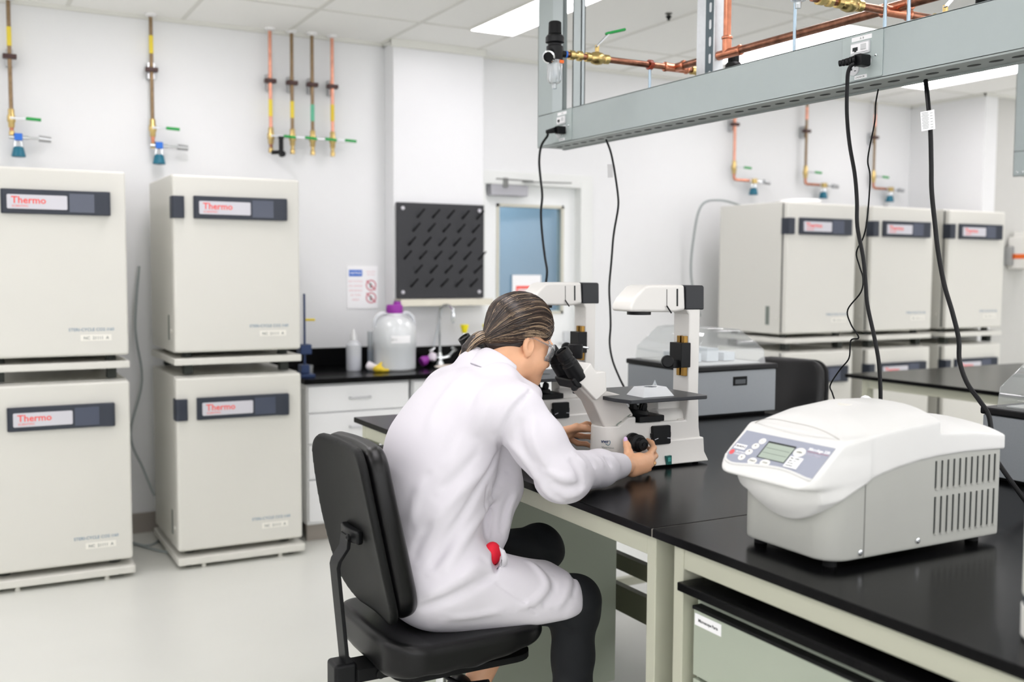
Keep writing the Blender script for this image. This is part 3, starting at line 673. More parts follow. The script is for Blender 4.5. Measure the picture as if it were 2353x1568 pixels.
lettering('notice_lettering', 'lab clean', 0.015, m_pink, t, (2.352, 6.1935, 1.502), (1, 0, 0), (0, 0, 1), align='CENTER')
for zc in (1.437, 1.357):
    r_ = MB(); n = 28
    for (ra, rb) in ((0.028, 0.035),):
        vs = [(2.352+r*math.cos(2*PI*i/n), 6.1925, zc+r*math.sin(2*PI*i/n)) for r in (ra, rb) for i in range(n)]
        r_.add(vs, [(i, (i+1) % n, n+(i+1) % n, n+i) for i in range(n)])
    r_.obox((2.352, 6.1925, zc), (1, 0, -1), (0, 1, 0), (1, 0, 1), 0.06, 0.001, 0.006); r_.build('prohibition_ring', m_rring, t, smooth=0)
    r_ = MB(); r_.lathe([(0.0, 0), (0.008, 0.002)], (2.348, 6.1932, zc+0.006), (0, -1, 0)); r_.box(2.344, 2.358, 6.1928, 6.1936, zc-0.016, zc-0.002); r_.build('pictogram', m_greyprint, t, smooth=0)
# sign on the door glass
t = thing('door_sign', 'white sign with a red panel stuck on the blue door window', 'sign', (3.53, 6.25, 1.2))
bx(3.415, 3.645, 6.249, 6.253, 1.28, 1.505).build('sign_sheet', m_paper, t)
rp = MB()
for a in ((3.445, 3.62, 1.41, 1.428), (3.445, 3.455, 1.31, 1.41), (3.61, 3.62, 1.31, 1.41), (3.455, 3.61, 1.31, 1.33), (3.585, 3.61, 1.345, 1.38)): rp.box(a[0], a[1], 6.246, 6.249, a[2], a[3])
rp.build('red_panel', mat('sign_red', (244, 78, 66), 0.5), t)
lettering('sign_lettering', 'DO NOT', 0.036, m_red, t, (3.532, 6.2482, 1.381), (1, 0, 0), (0, 0, 1), align='CENTER')
lettering('sign_lettering', 'ENTER', 0.032, m_red, t, (3.522, 6.2482, 1.345), (1, 0, 0), (0, 0, 1), align='CENTER')

# ---------------- benches ----------------
BX0, BX1, BZ = 1.39, 3.05, 0.95
def bench_top(y0, y1, label, x0=BX0, x1=BX1, z=BZ):
    return (y0, y1, x0, x1, z)
tag(bx(BX0+0.001, BX1-0.001, 1.8705, 1.8735, BZ-0.02, BZ-0.0015).build('joint_strip', mat('joint_grey', (140, 136, 128), 0.6)), 'thin pale joint line between the two black bench tops', 'joint')
def bench_frame(y0, y1, label, x0=1.403, x1=3.037, zt=BZ-0.021, lw=0.034, top=None):
    t = thing('lab_bench', label, 'lab bench', ((x0+x1)/2, (y0+y1)/2, 0), 'cream steel lab benches with black tops')
    bx(top[2], top[3], top[0], top[1], top[4]-0.021, top[4]).build('worktop', m_top, t, bevel=0.0025)
    for xa, xb in ((x0, x0+0.06), (x1-0.06, x1)):
        for ya, yb in ((y0, y0+lw), (y1-lw, y1)):
            bx(xa, xb, ya, yb, 0.012, zt).build('leg', m_cream, t, bevel=0.003)
            MB().cyl(((xa+xb)/2, (ya+yb)/2, 0), ((xa+xb)/2, (ya+yb)/2, 0.014), 0.016).build('foot', m_blackm, t)
    for xa in (x0+0.001, x1-0.031):
        bx(xa, xa+0.03, y0+lw, y1-lw, zt-0.05, zt-0.0005).build('apron', m_cream, t, bevel=0.003)
    for ya in (y0+0.001, y1-0.031):
        bx(x0+0.06, x1-0.06, ya, ya+0.03, zt-0.05, zt-0.0005).build('end_rail', m_cream, t, bevel=0.003)
        bx(x0+0.06, x1-0.06, ya, ya+0.03, 0.10, 0.14).build('low_rail', m_cream, t, bevel=0.003)
    return t
f1 = bench_frame(1.872, 3.80, 'black topped cream steel bench carrying the two microscopes', top=bench_top(1.8735, 3.86, ''))
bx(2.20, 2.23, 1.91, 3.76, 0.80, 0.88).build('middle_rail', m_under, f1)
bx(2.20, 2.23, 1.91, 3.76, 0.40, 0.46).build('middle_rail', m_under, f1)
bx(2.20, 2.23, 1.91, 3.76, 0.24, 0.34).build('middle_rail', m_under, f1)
bench_frame(-0.5, 1.805, 'black topped cream steel bench in the foreground carrying the white centrifuge', top=bench_top(-0.6, 1.8705, ''))
def under_cabinet(y0, y1, label, texts):
    t = thing('underbench_cabinet', label, 'cabinet', (1.7, (y0+y1)/2, 0), 'drawer cabinets under the black benches')
    bx(1.432, 2.06, y0, y1, 0.06, 0.836).build('cabinet_body', m_sage, t, bevel=0.003)
    bx(1.378, 2.07, y0-0.006, y1+0.006, 0.838, 0.858).build('cabinet_top', m_top, t, bevel=0.003)
    zs = [0.08, 0.30, 0.48, 0.645, 0.802]
    for k, (a, b) in enumerate(zip(zs[:-1], zs[1:])):
        dr = bx(1.412, 1.432, y0+0.012, y1-0.012, a+0.004, b-0.004).build('drawer', m_sage, t, bevel=0.002)
        yc = (y0+y1)/2; zc = b-0.075
        MB().tube([(1.412, yc+0.067, zc), (1.386, yc+0.067, zc), (1.380, yc+0.058, zc), (1.380, yc-0.058, zc), (1.386, yc-0.067, zc), (1.412, yc-0.067, zc)], 0.0048, n=12).build('drawer_handle', m_steel, dr)
        if k == 3:
            lb = bx(1.4105, 1.4122, y1-0.105, y1-0.018, b-0.038, b-0.012).build('drawer_label', m_paper, dr)
            lettering('label_lettering', texts, 0.0092, m_ink, lb, (1.4103, y1-0.030, b-0.028), (0, -1, 0), (0, 0, 1), bold=0.0002)
            bx(1.408, 1.434, y0+0.012, y1-0.012, b-0.0035, b+0.004).build('drawer_gap', m_blackm, t)
    return t
under_cabinet(0.90, 1.755, 'pale green drawer cabinet with a white drawer label under the near bench', 'Microscope Parts')
under_cabinet(2.98, 3.70, 'pale green drawer cabinet under the far end of the long bench', 'Slides')
# second bench at the right
bench_frame(0.9, 4.15, 'black topped cream steel bench farther back at the right before the incubators', 4.55, 6.07, 0.929, top=bench_top(0.8, 4.25, '', 4.52, 6.1, 0.95))
# ---------------- service carrier over the bench ----------------
def carrier(x0, y0, y1, label, detailed=True):
    """hollow beam from y0 to y1, front face at x0, z 2.07..2.205"""
    xb = x0+0.14; z0, z1 = 2.072, 2.205
    t = thing('service_beam', label, 'service beam', (x0, (y0+y1)/2, z0), 'grey overhead service beams')
    bm_ = MB(); bm_.box(x0, x0+0.003, y0, y1, z0, z1); bm_.box(xb-0.003, xb, y0, y1, z0, z1); bm_.box(x0, x0+0.03, y0, y1, z1-0.002, z1+0.001); bm_.box(xb-0.03, xb, y0, y1, z1-0.002, z1+0.001); bm_.box(x0, xb, y1-0.003, y1, z0, z1)
    bm_.build('beam_channel', m_beam, t)
    u = MB(); u.box(x0+0.012, xb-0.012, y0, y1-0.004, z0-0.001, z0+0.004); u.box(x0, x0+0.014, y0, y1-0.002, z0-0.005, z0+0.002); u.box(xb-0.014, xb, y0, y1-0.002, z0-0.005, z0+0.002)
    u.build('beam_underside', mat('underside_grey', (158, 166, 164), 0.45), t)
    s = MB(); y = y1-0.07
    while y > y0+0.05:
        n = 14; hl = 0.020; hw = 0.010; xc = x0+0.07
        pts = [(xc+hw*math.cos(2*PI*i/n), y+hl*math.sin(2*PI*i/n)) for i in range(n)]
        s.prism(pts, z0-0.0018, z0+0.001, axis='z'); y -= 0.064
    s.build('cable_slots', m_beamd, t, smooth=0)
    # end column made of two upright channels with a dark gap
    c = MB()
    c.box(x0, x0+0.003, y1-0.205, y1, z1, CZ); c.box(x0, xb, y1-0.003, y1, z1, CZ); c.box(x0, x0+0.02, y1-0.205, y1-0.202, z1, CZ)
    c.box(x0+0.003, x0+0.005, y1-0.128, y1-0.122, z1, CZ)
    c.build('end_column', m_beam, t)
    bx(x0-0.0012, x0, y1-0.205, y1-0.124, z1, CZ).build('column_cover', mat('cover_grey', (182, 192, 194), 0.4), t)
    c = MB(); c.box(x0+0.0, x0+0.004, y1-0.345, y1-0.285, z1, CZ); c.box(x0+0.0, x0+0.016, y1-0.345, y1-0.342, z1, CZ); c.box(x0, x0+0.05, y1-0.288, y1-0.285, z1, CZ)
    c.build('side_column', mat('cover_grey', (182, 192, 194), 0.4), t)
    bx(x0+0.05, x0+0.056, y1-0.289, y1-0.20, z1, CZ).build('column_back', m_beamd, t)
    return t
bm1 = carrier(2.25, -0.9, 3.895, 'long grey service beam hanging over the microscope bench')
bm2 = carrier(5.16, 0.6, 3.68, 'grey service beam at the right edge of the picture over the farther bench')
for y in (3.62, 3.655): MB().lathe([(0.006, 0), (0.005, 0.003), (0, 0.004)], (5.16, y, 2.09), (-1, 0, 0), n=12).build('screw', m_chrome, bm2)
def outlet_plate(ya, yb, label, tx, plain=False):
    """cover plate on the beam front with data socket, power socket and tapes"""
    x = 2.25; z0, z1 = 2.076, 2.203
    t = thing('outlet_plate', label, 'socket plate', (x, (ya+yb)/2, z0), 'socket plates on the service beam')
    p = MB(); p.prism(rrect(ya, yb, z0, z1, 0.004), x-0.0035, x-0.0002, axis='x'); p.build('cover_plate', mat('plate_grey', (172, 183, 182), 0.4, bump=0.05, bscale=900), t, bevel=0.001)
    yc = (ya+yb)/2+0.004; xf = x-0.0035
    f = MB(); f.prism(rrect(yc-0.034, yc+0.034, 2.146, 2.180, 0.004), xf-0.005, xf, axis='x'); dp = f.build('data_socket', mat('socket_grey', (206, 208, 210), 0.35), t, bevel=0.001)
    bx(xf-0.0065, xf-0.005, yc-0.031, yc+0.031, 2.152, 2.176).build('socket_insert', m_paper, dp)
    j = MB(); j.box(xf-0.0072, xf-0.0065, yc+0.006, yc+0.024, 2.157, 2.167); j.box(xf-0.0072, xf-0.0065, yc+0.011, yc+0.018, 2.154, 2.157); j.build('data_jack', m_beamd, dp)
    bx(xf-0.0085, xf-0.0065, yc-0.024, yc-0.005, 2.157, 2.173).build('blank_cover', mat('socket_grey', (206, 208, 210), 0.35), dp, bevel=0.001)
    tp = bx(xf-0.0008, xf, yc-0.038, yc+0.034, 2.185, 2.197).build('tape_label', m_paper, t)
    lettering('tape_lettering', tx[0], 0.008, m_greyprint, tp, (xf-0.001, yc+0.004, 2.188), (0, -1, 0), (0, 0, 1))
    for dy in (-0.020, 0.022):
        s = MB().lathe([(0.0185, 0), (0.0185, 0.003), (0.017, 0.004), (0, 0.004)], (xf, yc+dy, 2.117+(0.006 if dy < 0 else -0.008)), (-1, 0, 0), n=28).build('power_socket', mat('socket_grey', (206, 208, 210), 0.35), t)
        k = MB(); zc = 2.117+(0.006 if dy < 0 else -0.008)
        k.box(xf-0.0044, xf-0.004, yc+dy-0.010, yc+dy-0.003, zc+0.005, zc+0.007); k.box(xf-0.0044, xf-0.004, yc+dy-0.010, yc+dy-0.003, zc-0.007, zc-0.005); k.box(xf-0.0044, xf-0.004, yc+dy+0.004, yc+dy+0.010, zc-0.003, zc+0.003)
        k.build('socket_slots', m_beamd, s, smooth=0)
    tp = bx(xf-0.0008, xf, yc-0.024, yc+0.020, 2.079, 2.089).build('tape_label', m_paper, t)
    lettering('tape_lettering', tx[1], 0.0075, m_greyprint, tp, (xf-0.001, yc+0.018, 2.0815), (0, -1, 0), (0, 0, 1))
    for yy, zz in ((ya+0.022, 2.135), (yb-0.012, 2.128)):
        MB().lathe([(0.004, 0), (0.0035, 0.002), (0, 0.003)], (xf, yy, zz), (-1, 0, 0), n=14).build('screw', m_chrome, t)
    return t
outlet_plate(2.01, 2.155, 'grey socket plate on the service beam with the thick black plug, nearer one', ('A  B', 'L202A0-28'))
outlet_plate(3.612, 3.757, 'grey socket plate on the service beam at its far end, with a black plug', ('A  B', 'L202A0-24'))
# slotted strut post
t = thing('slotted_post', 'galvanised slotted channel post rising behind the service beam to the ceiling', 'post', (2.42, 2.93, 2.2))
xp = 2.40; y0, y1 = 2.905, 3.0
c = MB(); c.box(xp, xp+0.003, y0, y1, 2.12, CZ); c.box(xp, xp+0.04, y0-0.003, y0, 2.12, CZ); c.box(xp, xp+0.04, y1, y1+0.003, 2.12, CZ); c.build('post_channel', m_galv, t)
c = MB(); c.box(xp-0.001, xp, y0+0.006, y0+0.048, 2.12, CZ); sb = c.build('slot_face', mat('slot_face_grey', (84, 98, 104), 0.45, 0.3), t)
z = 2.22
s = MB()
while z < CZ-0.05:
    s.prism(rrect(y0+0.014, y0+0.026, z, z+0.034, 0.006), xp-0.003, xp-0.001, axis='x'); z += 0.06
s.build('slot_pattern', m_galv, sb)

# ---------------- copper pipework ----------------
MX, MZ = 2.42, 2.305
t = thing('copper_main', 'brown copper main pipe running above the service beam', 'pipe', (MX, 2.0, MZ))
MB().cyl((MX, 0.2, MZ), (MX, 3.1, MZ), 0.0135, n=24).build('pipe_run', m_cud, t)
MB().cyl((MX, 2.86, MZ+0.02), (MX, 2.86, CZ), 0.0135, n=24).build('riser', m_cu, t)
def ring(mb, c, ax, r0=0.0185, w=0.006):
    mb.lathe([(r0-0.003, -w), (r0, -w*0.5), (r0, w*0.5), (r0-0.003, w)], c, ax, n=24)
f = MB()
f.cyl((MX, 2.79, MZ), (MX, 2.93, MZ), 0.0165, n=24); f.cyl((MX, 2.86, MZ), (MX, 2.86, MZ+0.055), 0.0165, n=24)
for yy in (2.79, 2.93): ring(f, (MX, yy, MZ), (0, 1, 0))
ring(f, (MX, 2.86, MZ+0.055), (0, 0, 1), 0.0195)
f.build('tee_fitting', m_cu, t)
def branch(y, xl, xr, label, zz, main_y=None):
    t = thing('branch_pipe', label, 'pipe', ((xl+xr)/2, y, zz), 'copper branch pipes over the bench')
    MB().cyl((xl, y, zz), (xr, y, zz), 0.0115, n=20).build('pipe_run', m_cud, t)
    tf = MB(); tf.cyl((MX-0.05, y, zz), (MX+0.05, y, zz), 0.0155, n=22); tf.cyl((MX, y-0.05, MZ), (MX, y+(0.05 if y < 3 else 0.0), MZ), 0.0165, n=22)
    for q in (MX-0.05, MX+0.05): ring(tf, (q, y, zz), (1, 0, 0), 0.018)
    ring(tf, (MX, y-0.05, MZ), (0, 1, 0), 0.0195)
    if y < 3: ring(tf, (MX, y+0.05, MZ), (0, 1, 0), 0.0195)
    tf.build('tee_fitting', m_cu, t)
    for s, xv in ((-1, xl+0.14), (1, xr-0.12)):
        v = MB().lathe([(0.0115, -0.05), (0.017, -0.048), (0.017, -0.032), (0.014, -0.028), (0.021, -0.018), (0.024, 0), (0.021, 0.018), (0.014, 0.028), (0.017, 0.032), (0.017, 0.048), (0.0115, 0.05)], (xv, y, zz), (1, 0, 0), n=20).build('ball_valve', m_brass, t)
        MB().cyl((xv, y, zz+0.015), (xv, y, zz+0.046), 0.008).build('valve_stem', m_brass, v)
        lv = MB(); lv.obox((xv+s*-0.0+0.016, y-0.01, zz+0.064), (1, -0.1, 1.0), (0.1, 1, 0), (-1, 0, 1), 0.05, 0.016, 0.003); lv.build('valve_lever', m_steel, v)
        gp = MB(); gp.obox((xv+0.065, y-0.02, zz+0.098), (1, -0.2, 0.28), (0.2, 1, 0), (-0.28, 0, 1), 0.075, 0.016, 0.009); gp.build('lever_grip', m_green, v, bevel=0.003)
        b_ = MB().lathe([(0.0115, -0.03), (0.017, -0.028), (0.017, -0.01), (0.013, -0.006), (0.013, 0.004), (0.018, 0.008), (0.018, 0.022), (0.0115, 0.026)], ((xl+0.05) if s < 0 else (xr-0.04), y, zz), (1, 0, 0), n=20).build('brass_union', m_brass, t)
    return t
branch(3.15, 1.925, 2.66, 'copper branch pipe with a green lever reaching left to the clear bowl filter', 2.304)
branch(2.12, 2.09, 2.75, 'nearer copper branch pipe with brass valves crossing the main at the top', 2.290)
def regulator(x, y, z, label, group='black filter regulators on the copper branches', gauge=True):
    t = thing('filter_regulator', label, 'regulator', (x, y, z-0.1), group)
    MB().lathe([(0.016, -0.03), (0.028, -0.028), (0.03, 0.02), (0.024, 0.024), (0.024, 0.03), (0.033, 0.034), (0.033, 0.052), (0.027, 0.06), (0.020, 0.064)], (x, y, z), n=24).build('regulator_body', m_black, t)
    k = MB().lathe([(0.0235, 0.064), (0.0225, 0.103), (0.018, 0.107), (0, 0.107)], (x, y, z), n=14).build('adjusting_knob', m_blackm, t, smooth=20)
    MB().cyl((x+0.02, y, z-0.002), (x+0.045, y, z-0.002), 0.012, n=16).build('port', m_black, t)
    MB().cyl((x+0.042, y, z-0.002), (x+0.049, y, z-0.002), 0.0125, n=16).build('blue_collar', m_blue, t)
    bw = MB().lathe([(0.027, -0.028), (0.027, -0.095), (0.02, -0.106), (0.010, -0.11), (0.008, -0.126), (0, -0.126)], (x, y, z), n=24, cap=False).build('clear_bowl', m_clear2, t)
    q = MB(); q.lathe([(0.006, -0.06), (0.010, -0.07), (0.010, -0.092), (0, -0.095)], (x, y, z)); q.build('filter_element', m_frost, bw)
    bx(x+0.004, x+0.020, y-0.030, y-0.020, z-0.040, z-0.030).build('orange_latch', m_orange, t)
    if gauge:
        g_ = MB(); g_.cyl((x-0.018, y-0.004, z-0.01), (x-0.036, y-0.02, z-0.022), 0.022, n=22); gg = g_.build('pressure_gauge', m_black, t)
        MB().lathe([(0.023, 0), (0.023, 0.004), (0.018, 0.006)], (x-0.036, y-0.02, z-0.022), (-0.6, -0.6, -0.35), n=22, cap=False).build('gauge_rim', m_chrome, gg)
    return t
regulator(1.887, 3.15, 2.306, 'black filter regulator with clear bowl at the left end of the far branch pipe')
regulator(2.70, 3.15, 2.292, 'black regulator whose cap shows above the beam right of the slotted post', gauge=False)
regulator(2.04, 2.12, 2.380, 'filter regulator whose clear bowl tip hangs in at the top of the picture')
t = regulator(2.80, 2.12, 2.280, 'black regulator above the beam beside the nearer branch valves', gauge=False)
regulator(2.46, 1.66, 2.30, 'black regulator with knob at the top right above the beam', gauge=False)
# threaded rods
for (x, y, z0, z1, l) in ((2.30, 3.15, 2.09, 2.292, 'short thin rod carrying the far copper branch from the beam'), (2.30, 2.403, 2.12, CZ, 'thin zinc rod left of the nearer socket plate'),
                    (2.30, 2.053, 2.12, CZ, 'thin zinc rod directly above the nearer socket plate'), (2.30, 1.972, 2.12, CZ, 'thin zinc rod right of the nearer socket plate')):
    tag(MB().cyl((x, y, z0), (x, y, z1), 0.0052, n=12).build('threaded_rod', m_zinc), l, 'rod', 'zinc rods over the service beam')
t = thing('pipe_clamp', 'red-brown clamp holding the far copper branch on its short rod', 'clamp', (2.30, 3.15, 2.29))
c = MB(); c.lathe([(0.0125, -0.008), (0.0185, -0.008), (0.0185, 0.008), (0.0125, 0.008)], (2.30, 3.15, 2.304), (1, 0, 0), n=20); c.box(2.292, 2.308, 3.128, 3.172, 2.299, 2.309); c.build('clamp_ring', mat('clamp_red', (150, 62, 40), 0.4), t, bevel=0.001)

# ---------------- hanging cords ----------------
def P(x, y, X): return px_to(x, y, 0, X)
def cord(pts, r, label, mt=m_black):
    t = thing('hanging_cord', label, 'cord', tuple(pts[0]), 'black cords hanging from the service beam')
    MB().tube(pts, r, smooth=6, n=10).build('cord_run', mt, t)
    return t
def plug(y, z, t):
    b_ = MB(); b_.prism(rrect(y-0.017, y+0.013, z-0.016, z+0.016, 0.006), 2.205, 2.2425, axis='x'); pl = b_.build('plug', m_black, t, bevel=0.002)
    b_ = MB()
    for k in range(5): b_.lathe([(0.0125-k*0.001, 0), (0.0125-k*0.001, 0.007)], (2.205-k*0.004, y+0.002+k*0.009, z-k*0.001), (-0.5, 1, -0.1), n=14)
    b_.build('strain_relief', m_black, pl)
yA = 3.665
t = cord([P(1964, 146, 2.192), P(1955, 152, 2.188), P(1949, 166, 2.187), P(1947, 190, 2.19), P(1946, 260, 2.2), P(1952, 330, 2.2), P(1964, 400, 2.2), P(1969, 460, 2.2), P(1970, 520, 2.2), P(1983, 590, 2.2), P(1989, 650, 2.2), P(1993, 700, 2.2), P(2008, 770, 2.2), P(2019, 830, 2.2), P(2023, 890, 2.2), P(2024, 940, 2.2), P(2030, 1060, 2.2), (2.2, 2.0, 0.957), (2.1, 1.95, 0.957)], 0.0054, 'thick black cord hanging from the nearer socket plate behind the centrifuge')
plug(2.063, 2.123, t)
cord([P(2018, 206, 2.33), P(2012, 240, 2.3), P(2010, 280, 2.27), P(1998, 340, 2.24), P(1994, 372, 2.22), P(1999, 400, 2.22), P(1998, 440, 2.22), P(1992, 508, 2.22), P(1984, 545, 2.22), P(1968, 580, 2.22), P(1975, 612, 2.23), P(1983, 640, 2.23), P(1978, 672, 2.23), P(1948, 712, 2.23), P(1955, 745, 2.23), P(1973, 776, 2.23), P(1955, 783, 2.23), P(1951, 823, 2.23), P(1930, 850, 2.23), P(1908, 885, 2.23), P(1913, 905, 2.23), P(1921, 935, 2.23), P(1925, 1000, 2.23), (2.23, 2.2, 0.953)], 0.0021, 'thin kinked black cord hanging beside the thick cord', mt=m_blackm)
tr_ = cord([P(2127, 185, 2.33), P(2132, 230, 2.31), P(2138, 300, 2.3), P(2140, 380, 2.3), P(2141, 440, 2.3), P(2149, 520, 2.3), P(2156, 580, 2.3), P(2170, 655, 2.3), P(2189, 720, 2.3), P(2203, 780, 2.3), P(2205, 830, 2.3), P(2222, 880, 2.3), P(2250, 920, 2.3), P(2270, 950, 2.3), P(2277, 985, 2.3), P(2279, 1040, 2.3), (2.3, 1.55, 0.957)], 0.0062, 'thick black cord with a white paper tag hanging at the right')
m0 = Vector(P(2132, 276, 2.288)); m0 = Vector(P(2132, 277, 2.286)); u = Vector((0.35, -0.94, 0.11)).normalized(); w = Vector((0, -0.17, -0.98)).normalized()
w = (w-u*w.dot(u)).normalized(); nn = u.cross(w)
c = MB(); c.obox(m0, u, w, nn, 0.036, 0.052, 0.0006); tg = c.build('paper_tag', m_paper, tr_)
l = MB()
for i in range(12):
    L_ = 0.014+0.008*random.random(); l.obox(m0-nn*0.0006*(1)+w*(-0.022+i*0.0038)+u*(-0.006), u, w, nn, L_, 0.0009, 0.0004); l.obox(m0+nn*0.0006+w*(-0.022+i*0.0038)+u*(-0.006), u, w, nn, L_, 0.0009, 0.0004)
    if i % 2: l.obox(m0+nn*0.0006+w*(-0.022+i*0.0038)+u*0.010, u, w, nn, 0.006, 0.0009, 0.0004); l.obox(m0-nn*0.0006+w*(-0.022+i*0.0038)+u*0.010, u, w, nn, 0.006, 0.0009, 0.0004)
l.build('printed_lines', m_greyprint, tg, smooth=0)
t = cord([(2.19, yA+0.05, 2.113), P(1258, 312, 2.19), P(1244, 335, 2.19), P(1239, 370, 2.19), P(1242, 410, 2.19), P(1246, 450, 2.19), P(1243, 490, 2.19), P(1246, 540, 2.2), P(1252, 590, 2.2), P(1257, 625, 2.2), P(1252, 660, 2.2), P(1240, 690, 2.2), P(1230, 740, 2.2), P(1230, 820, 2.2), P(1240, 900, 2.2), (2.2, 3.72, 0.958), (2.15, 3.6, 0.957)], 0.0050, 'black cord hanging from the far socket plate behind the farther microscope')
plug(yA, 2.118, t)
tm_ = cord([P(1393, 322, 2.33), P(1402, 345, 2.3), P(1408, 370, 2.28), P(1414, 405, 2.27), P(1420, 450, 2.27), P(1420, 480, 2.27), P(1410, 540, 2.27), P(1405, 600, 2.27), P(1400, 660, 2.27), P(1402, 710, 2.27), P(1403, 750, 2.27), P(1401, 790, 2.27), P(1408, 830, 2.27), P(1424, 870, 2.27), P(1436, 895, 2.27), P(1448, 930, 2.27), (2.3, 3.0, 0.958), (2.3, 2.9, 0.957)], 0.0042, 'black cord with a small grey tag hanging between the two microscopes')
m0 = Vector(P(1402, 393, 2.262)); u = Vector((0.5, -0.8, 0.0)).normalized(); w = Vector((0, 0.22, -1)); w = (w-u*w.dot(u)).normalized(); nn = u.cross(w)
MB().obox(m0, u, w, nn, 0.022, 0.052, 0.0006).build('paper_tag', mat('tag_grey', (205, 205, 206), 0.6), tm_)
# ---------------- microscopes ----------------
def QY(x, y, Y=2.46): return px_to(x, y, 1, Y)
def xz(pts, Y=2.46): return [(QY(x, y, Y)[0], QY(x, y, Y)[2]) for x, y in pts]
def make_microscope(label):
    t = thing('microscope', label, 'microscope', (1.82, 2.51, 0.95), 'white inverted microscopes on the bench')
    y0, y1 = 2.46, 2.56
    b = MB(); b.prism([(1.702, 0.958), (1.702, 1.085), (1.738, 1.108), (1.765, 1.108), (1.765, 1.089), (1.95, 1.086), (1.958, 1.16), (1.998, 1.16), (2.002, 1.06), (2.02, 0.958)], y0, y1)
    b.build('stand', m_scope, t, bevel=0.006, seg=3)
    n = MB(); pts = [(1.71, y0), (1.71, y1)]+[(1.698+0.05*math.cos(math.radians(a)), 2.51+0.05*math.sin(math.radians(a))) for a in range(90, 271, 15)]
    k = len(pts); vs = []
    for z, s in ((0.958, 1.08), (1.084, 1.0)):
        for x, y in pts: vs.append((1.71+(x-1.71)*s, 2.51+(y-2.51)*(1.0), z))
    n.add(vs, [(i, (i+1) % k, k+(i+1) % k, k+i) for i in range(k)]+[tuple(range(k-1, -1, -1)), tuple(range(k, 2*k))])
    ns = n.build('stand_nose', m_scope, t, bevel=0.005, seg=3, smooth=50)
    a = math.radians(222); px_, py_ = 1.698+0.0545*math.cos(a), 2.51+0.052*math.sin(a)
    lettering('logo_lettering', 'vwr', 0.015, m_dblue, ns, (px_-0.004, py_+0.0035, 1.036), (0.66, -0.75, 0), (0, 0, 1), bold=0.0003)
    sw = MB(); sw.tube([Vector((px_, py_, 1.035))+Vector((0.66, -0.75, 0))*q+Vector((0, 0, h)) for q, h in ((0.008, -0.001), (0.014, -0.005), (0.020, -0.003), (0.022, 0.005), (0.019, 0.009))], 0.0009, smooth=3, n=6); sw.build('logo_swoosh', m_teal, ns)
    lettering('model_lettering', 'VistaVision', 0.0085, m_greyprint, ns, (px_-0.003, py_+0.0025, 1.020), (0.66, -0.75, 0), (0, 0, 1))
    f = MB(); vs = []
    for z, e in ((0.956, 0.012), (0.985, 0.002), (1.030, 0.0)):
        vs += [(1.775, y0-0.006-e*0.6, z), (2.016+e, y0-0.006-e, z), (2.016+e, y1+0.006+e, z), (1.775, y1+0.006+e*0.6, z)]
    f.add(vs, [(3, 2, 1, 0), (8, 9, 10, 11)]+[(i+4*k, (i+1) % 4+4*k, (i+1) % 4+4*k+4, i+4*k+4) for k in (0, 1) for i in range(4)])
    f.build('foot_block', m_scope, t, bevel=0.005, seg=3)
    for x in (1.70, 2.0):
        for y in (2.475, 2.545): MB().cyl((x, y, 0.95), (x, y, 0.958), 0.009).build('rubber_foot', m_blackm, t)
    # column
    c = MB(); c.prism([(1.958, 1.10), (1.958, 1.408), (1.945, 1.425), (2.0, 1.425), (1.998, 1.10)], 2.462, 2.54); c.build('column', m_scope, t, bevel=0.005, seg=3)
    w_ = MB(); w_.prism([(1.875, 1.088), (1.872, 1.158), (1.96, 1.16), (1.96, 1.088)], 2.50, 2.558); w_.cyl((1.862, 2.505, 1.088), (1.955, 2.505, 1.088), 0.032, n=28); w_.build('stage_bracket', m_scope, t, bevel=0.003)
    bx(1.925, 1.952, 2.468, 2.470, 1.065, 1.09).build('bracket_cover', m_scopes, t)
    # lamp house
    lp = xz([(1448, 717), (1449, 704), (1458, 686), (1482, 659), (1492, 656), (1574, 655), (1576, 713), (1548, 718)])
    l = MB(); l.prism(lp, 2.46, 2.56); lh = l.build('lamp_housing', m_scope, t, bevel=0.009, seg=4)
    l = MB(); l.prism(xz([(1577, 656), (1616, 656), (1618, 660), (1618, 712), (1577, 712)]), 2.4595, 2.5605); l.build('lamp_back', m_navy if False else mat('lamp_back_black', (40, 42, 46), 0.5, bump=0.1, bscale=500), t, bevel=0.004)
    s = MB(); s.prism(xz([(1554.5, 664), (1557.5, 664), (1557.5, 704), (1554.5, 704)]), 2.4585, 2.4605); s.prism(xz([(1531.6, 665), (1532.4, 665), (1532.4, 703), (1531.6, 703)]), 2.4588, 2.4605); s.build('lamp_slit', m_beamd, lh, smooth=0)
    s = MB(); s.cyl(QY(1532, 703, 2.456), QY(1543, 720, 2.45), 0.0022); s.build('filter_lever', m_black, lh)
    cc = QY(1490, 721, 2.51); MB().cyl((1.805, 2.51, 1.408), (1.805, 2.51, 1.421), 0.036, n=32).build('lamp_lens', m_black, t)
    # condenser carrier on the column
    q = MB(); x0, z0 = QY(1552, 853, 2.455)[0], QY(1552, 853, 2.455)[2]; x1, z1 = QY(1585, 797, 2.455)[0], QY(1585, 797, 2.455)[2]
    q.box(1.925, 1.960, 2.455, 2.515, 1.247, 1.322); q.box(1.905, 1.93, 2.47, 2.50, 1.245, 1.27); cr = q.build('condenser_carrier', m_black, t, bevel=0.002)
    r = MB(); r.box(1.944, 1.958, 2.468, 2.482, 1.22, 1.342); r.box(1.944, 1.958, 2.490, 2.504, 1.22, 1.342); r.build('brass_rail', m_brassd, t, bevel=0.001)
    MB().lathe([(0.014, 0), (0.019, 0.003), (0.019, 0.022), (0.015, 0.026), (0, 0.026)], (1.888, 2.478, 1.267), (-0.5, -0.86, 0)).build('height_knob', m_black, cr)
